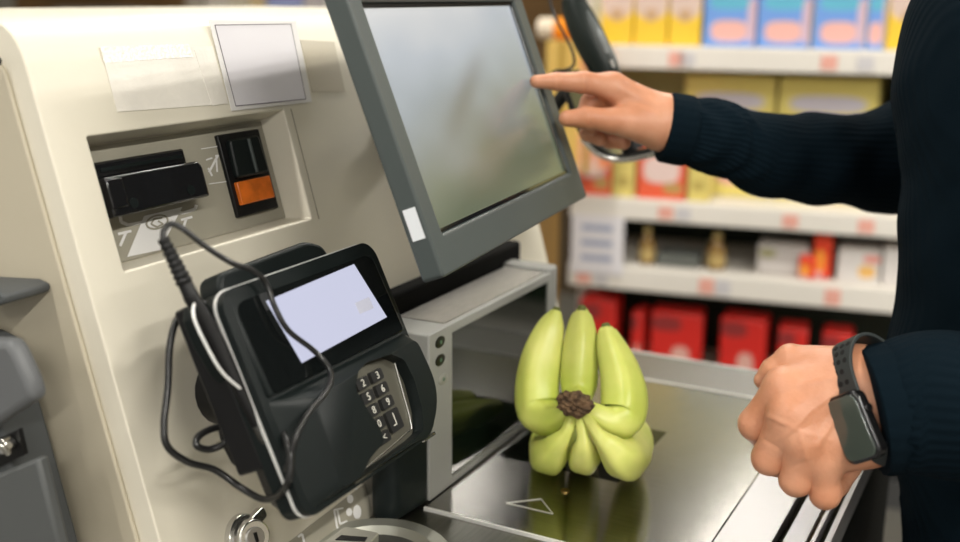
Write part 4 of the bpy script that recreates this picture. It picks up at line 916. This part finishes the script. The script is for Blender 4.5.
# price sign card (blurred lettering)
a = gp(572, 214, .02); b2 = gp(622, 276, .02)
sg = Thing('price_sign', 'white price card with bluish lettering at the left end of the shelves', 'sign', GM @ Matrix.Translation(((a.x+b2.x)/2, b2.y, .016)))
link('card', box(-(b2.x-a.x)/2, (b2.x-a.x)/2, 0, a.y-b2.y, 0, .003), mat('sign_white', (.76, .74, .78), .5), sg)
hh_ = a.y-b2.y
for j in range(3): link('lettering_line', box(-.045, .042, hh_*(.22+j*.26), hh_*(.32+j*.26), .003, .0035), mat('sign_blue', (.36, .40, .55), .5), sg)
def bottle(px, label, top, zb, col, cap, r=.018, n=-.05, name='bottle'):
    x = gp(px, 100, n).x; h = gp(px, top, n).y-zb
    t = Thing(name, label, 'bottle', GM @ Matrix.Translation((x, zb+.0005, n)) @ Matrix.Rotation(-math.pi/2, 4, 'X'))
    link('glass_body', lathe([(r*.9, 0), (r, .004), (r, h*.55), (r*.85, h*.65), (r*.45, h*.78), (r*.42, h*.88)], 24), col, t, smooth=True)
    link('cap', lathe([(r*.5, h*.88), (r*.5, h), (r*.42, h*1.005)], 20), cap, t, smooth=True)
    link('label_band', lathe([(r*1.02, h*.12), (r*1.02, h*.45)], 24), mat('bottle_label', (.50, .36, .14), .5), t, smooth=True)
GOLD = mat('amber_glass', (.30, .17, .04), .25, var=.3)
bottle(654, 'small amber bottle with tan label on the lower shelf, nearer the price card', 228, -.252, GOLD, mat('cap_tan', (.5, .38, .15)), .022)
bottle(726, 'small amber bottle with tan label on the lower shelf, farther from the price card', 234, -.252, GOLD, MATS['cap_tan'], .025)
carton('low_tin', 'low grey tray between the two amber bottles', 'tray', 664, 708, 256, -.252, mat('tray_grey', (.12, .13, .12), .4), dep=.1)
carton('grey_box', 'grey and white box on the lower shelf, left of the red pouch', 'box', 768, 822, 248, -.252, M_grey)
carton('snack_pouch', 'red and orange pouch standing on the lower shelf', 'pouch', 826, 846, 236, -.252, M_or, dep=.05, bev=.008)
carton('snack_pouch', 'red and orange pouch leaning low beside the tall red one', 'pouch', 812, 830, 258, -.252, M_or, dep=.05, n=-.01, bev=.008)
carton('white_box', 'white box with orange print on the lower shelf near the sweater', 'box', 852, 897, 252, -.252, M_white)
carton('white_box', 'white box with orange print on the lower shelf behind the sweater', 'box', 899, 945, 252, -.252, M_white)
for j, (a_, b_, t_) in enumerate(((585, 624, 301), (640, 653, 314), (661, 716, 315), (734, 783, 321), (796, 828, 331), (843, 876, 336))):
    carton('snack_pack', 'red packet on the low shelf, %s' % ('directly behind the banana tips', 'narrow one second from the left end', 'wide one behind the counter middle', 'just left of the lowered hand', 'behind the lowered hand', 'behind the lower sleeve')[j], 'packet', a_, b_, t_, -.60, M_pack, dep=.1, group='red packets on the low shelf', bev=.008, tilt=random.uniform(-.1, .1))
for j, (a_, b_) in enumerate(((838, 885), (900, 925))):
    carton('white_box', 'white box on the bottom shelf %s' % ('below the lowered hand', 'beside the shopper leg')[j], 'box', a_, b_, 0, -.80, M_white, top_z=-.70, n=.0)
# end panel left of shelves with carton and lying bottle
ep = Thing('end_panel', 'golden brown wooden end stand left of the white shelving', 'stand', Matrix.Translation((-1.25, 2.66, FL)))
link('panel_board', box(-.13, .045, -.10, .09, 0, .90), WOODB, ep, bevel=.004)
link('panel_top', box(-.135, .05, -.105, .095, .90, .915), WOODB, ep, bevel=.003)
def yc(px0, px1, pyt, y, zb, mt, label, name='carton_box', dep=.12):
    a = ony(px0, 100, y).x; b_ = ony(px1, 100, y).x; zt = ony((px0+px1)/2, pyt, y).z
    t = Thing(name, label, 'carton', Matrix.Translation(((a+b_)/2, y, zb)))
    link('carton', box(-(b_-a)/2, (b_-a)/2, 0, dep, 0, zt-zb), mt, t, bevel=.003)
    link('tape_strip', box(-.008, .008, -.0008, .0, 0, zt-zb), mat('carton_seam', (.45, .27, .04), .5), t)
    return t, zt
t_, zt_ = yc(545, 577, 41, 2.60, FL+.9155, mat('yellow_carton', (.72, .47, .12), .5), 'tall yellow carton standing on the brown end stand')
t2_, _ = yc(579, 596, 52, 2.62, FL+.9155, mat('white_orange_carton', (.75, .62, .55), .5, col2=(.8, .2, .05), vscale=12), 'white and orange packet beside the tall yellow carton')
yb = 2.66; c0 = ony(536, 29, yb-.03); c1_ = ony(552, 29, yb-.03); c2_ = ony(570, 29, yb-.03); c3_ = ony(592, 29, yb-.03); rb = .0275
zc_ = zt_+.0285
bt = Thing('juice_bottle', 'white and orange bottle lying on the tall yellow carton', 'bottle', Matrix.Translation((c1_.x, yb, zc_)))
def bx_(v): return V((v.x-c1_.x, 0, 0))
link('white_body', tube([bx_(c0), bx_(c1_)], rb, seg=28, k=2), mat('bottle_white', (.82, .70, .55), .4), bt, smooth=True)
link('orange_band', tube([bx_(c1_), bx_(c2_)], rb*1.01, seg=28, k=2), mat('bottle_orange', (.85, .27, .01), .4), bt, smooth=True, label='orange band')
link('cream_end', tube([bx_(c2_), bx_(c3_)], [rb, rb*.8], seg=28, k=2), mat('bottle_cream', (.78, .55, .38), .4), bt, smooth=True)

# far aisle seen over the top of the kiosk
fr = Thing('far_shelving', 'distant brown wooden shelving seen over the top of the kiosk', 'shelf', Matrix.Translation((-3.4, 4.6, FL)))
WD = mat('far_wood', (.20, .105, .03), .6, var=.35, vscale=2)
link('shelf_body', box(-2.6, 1.5, .0, .4, 0, 1.05), mat('far_wood_dark', (.075, .05, .025), .6), fr)
link('shelf_back', box(-2.6, 1.5, .36, .4, 1.05, 2.4), WD, fr)
link('shelf_board', box(-2.6, 1.5, -.01, .38, 1.70, 1.74), WD, fr)
DX = [(52, 90, (.30, .27, .24)), (95, 126, (.26, .25, .24)), (185, 200, (.4, .35, .28)), (228, 246, (.62, .55, .42)), (250, 262, (.7, .55, .3)), (266, 300, (.32, .36, .62)), (303, 322, (.55, .5, .5)), (324, 345, (.7, .66, .6)), (205, 226, (.62, .56, .48))]
for j, (a_, b_, col) in enumerate(DX):
    A1 = ony(a_, 5, 4.62).x; B1 = ony(b_, 5, 4.62).x; nm_ = ('grey', 'darker grey', 'tan', 'cream', 'yellow', 'blue', 'grey white', 'ivory', 'pale cream')[j]
    t = Thing('far_box', '%s box on the distant wooden shelving above the kiosk edge' % nm_, 'box', Matrix.Translation(((A1+B1)/2, 4.62, FL+1.05)))
    link('carton', box(-(B1-A1)/2, (B1-A1)/2, 0, .2, 0, (ony(a_, 8, 4.62).z-FL-1.05) if a_ < 150 else .46), mat('far_%d' % j, col, .6), t, bevel=.01)

# ================================================================== render look
vs = bpy.context.scene.view_settings; vs.view_transform = 'Standard'; vs.look = 'None'; vs.gamma = 1; vs.use_curve_mapping = False; vs.exposure = .35
bpy.context.scene.cycles.use_denoising = True
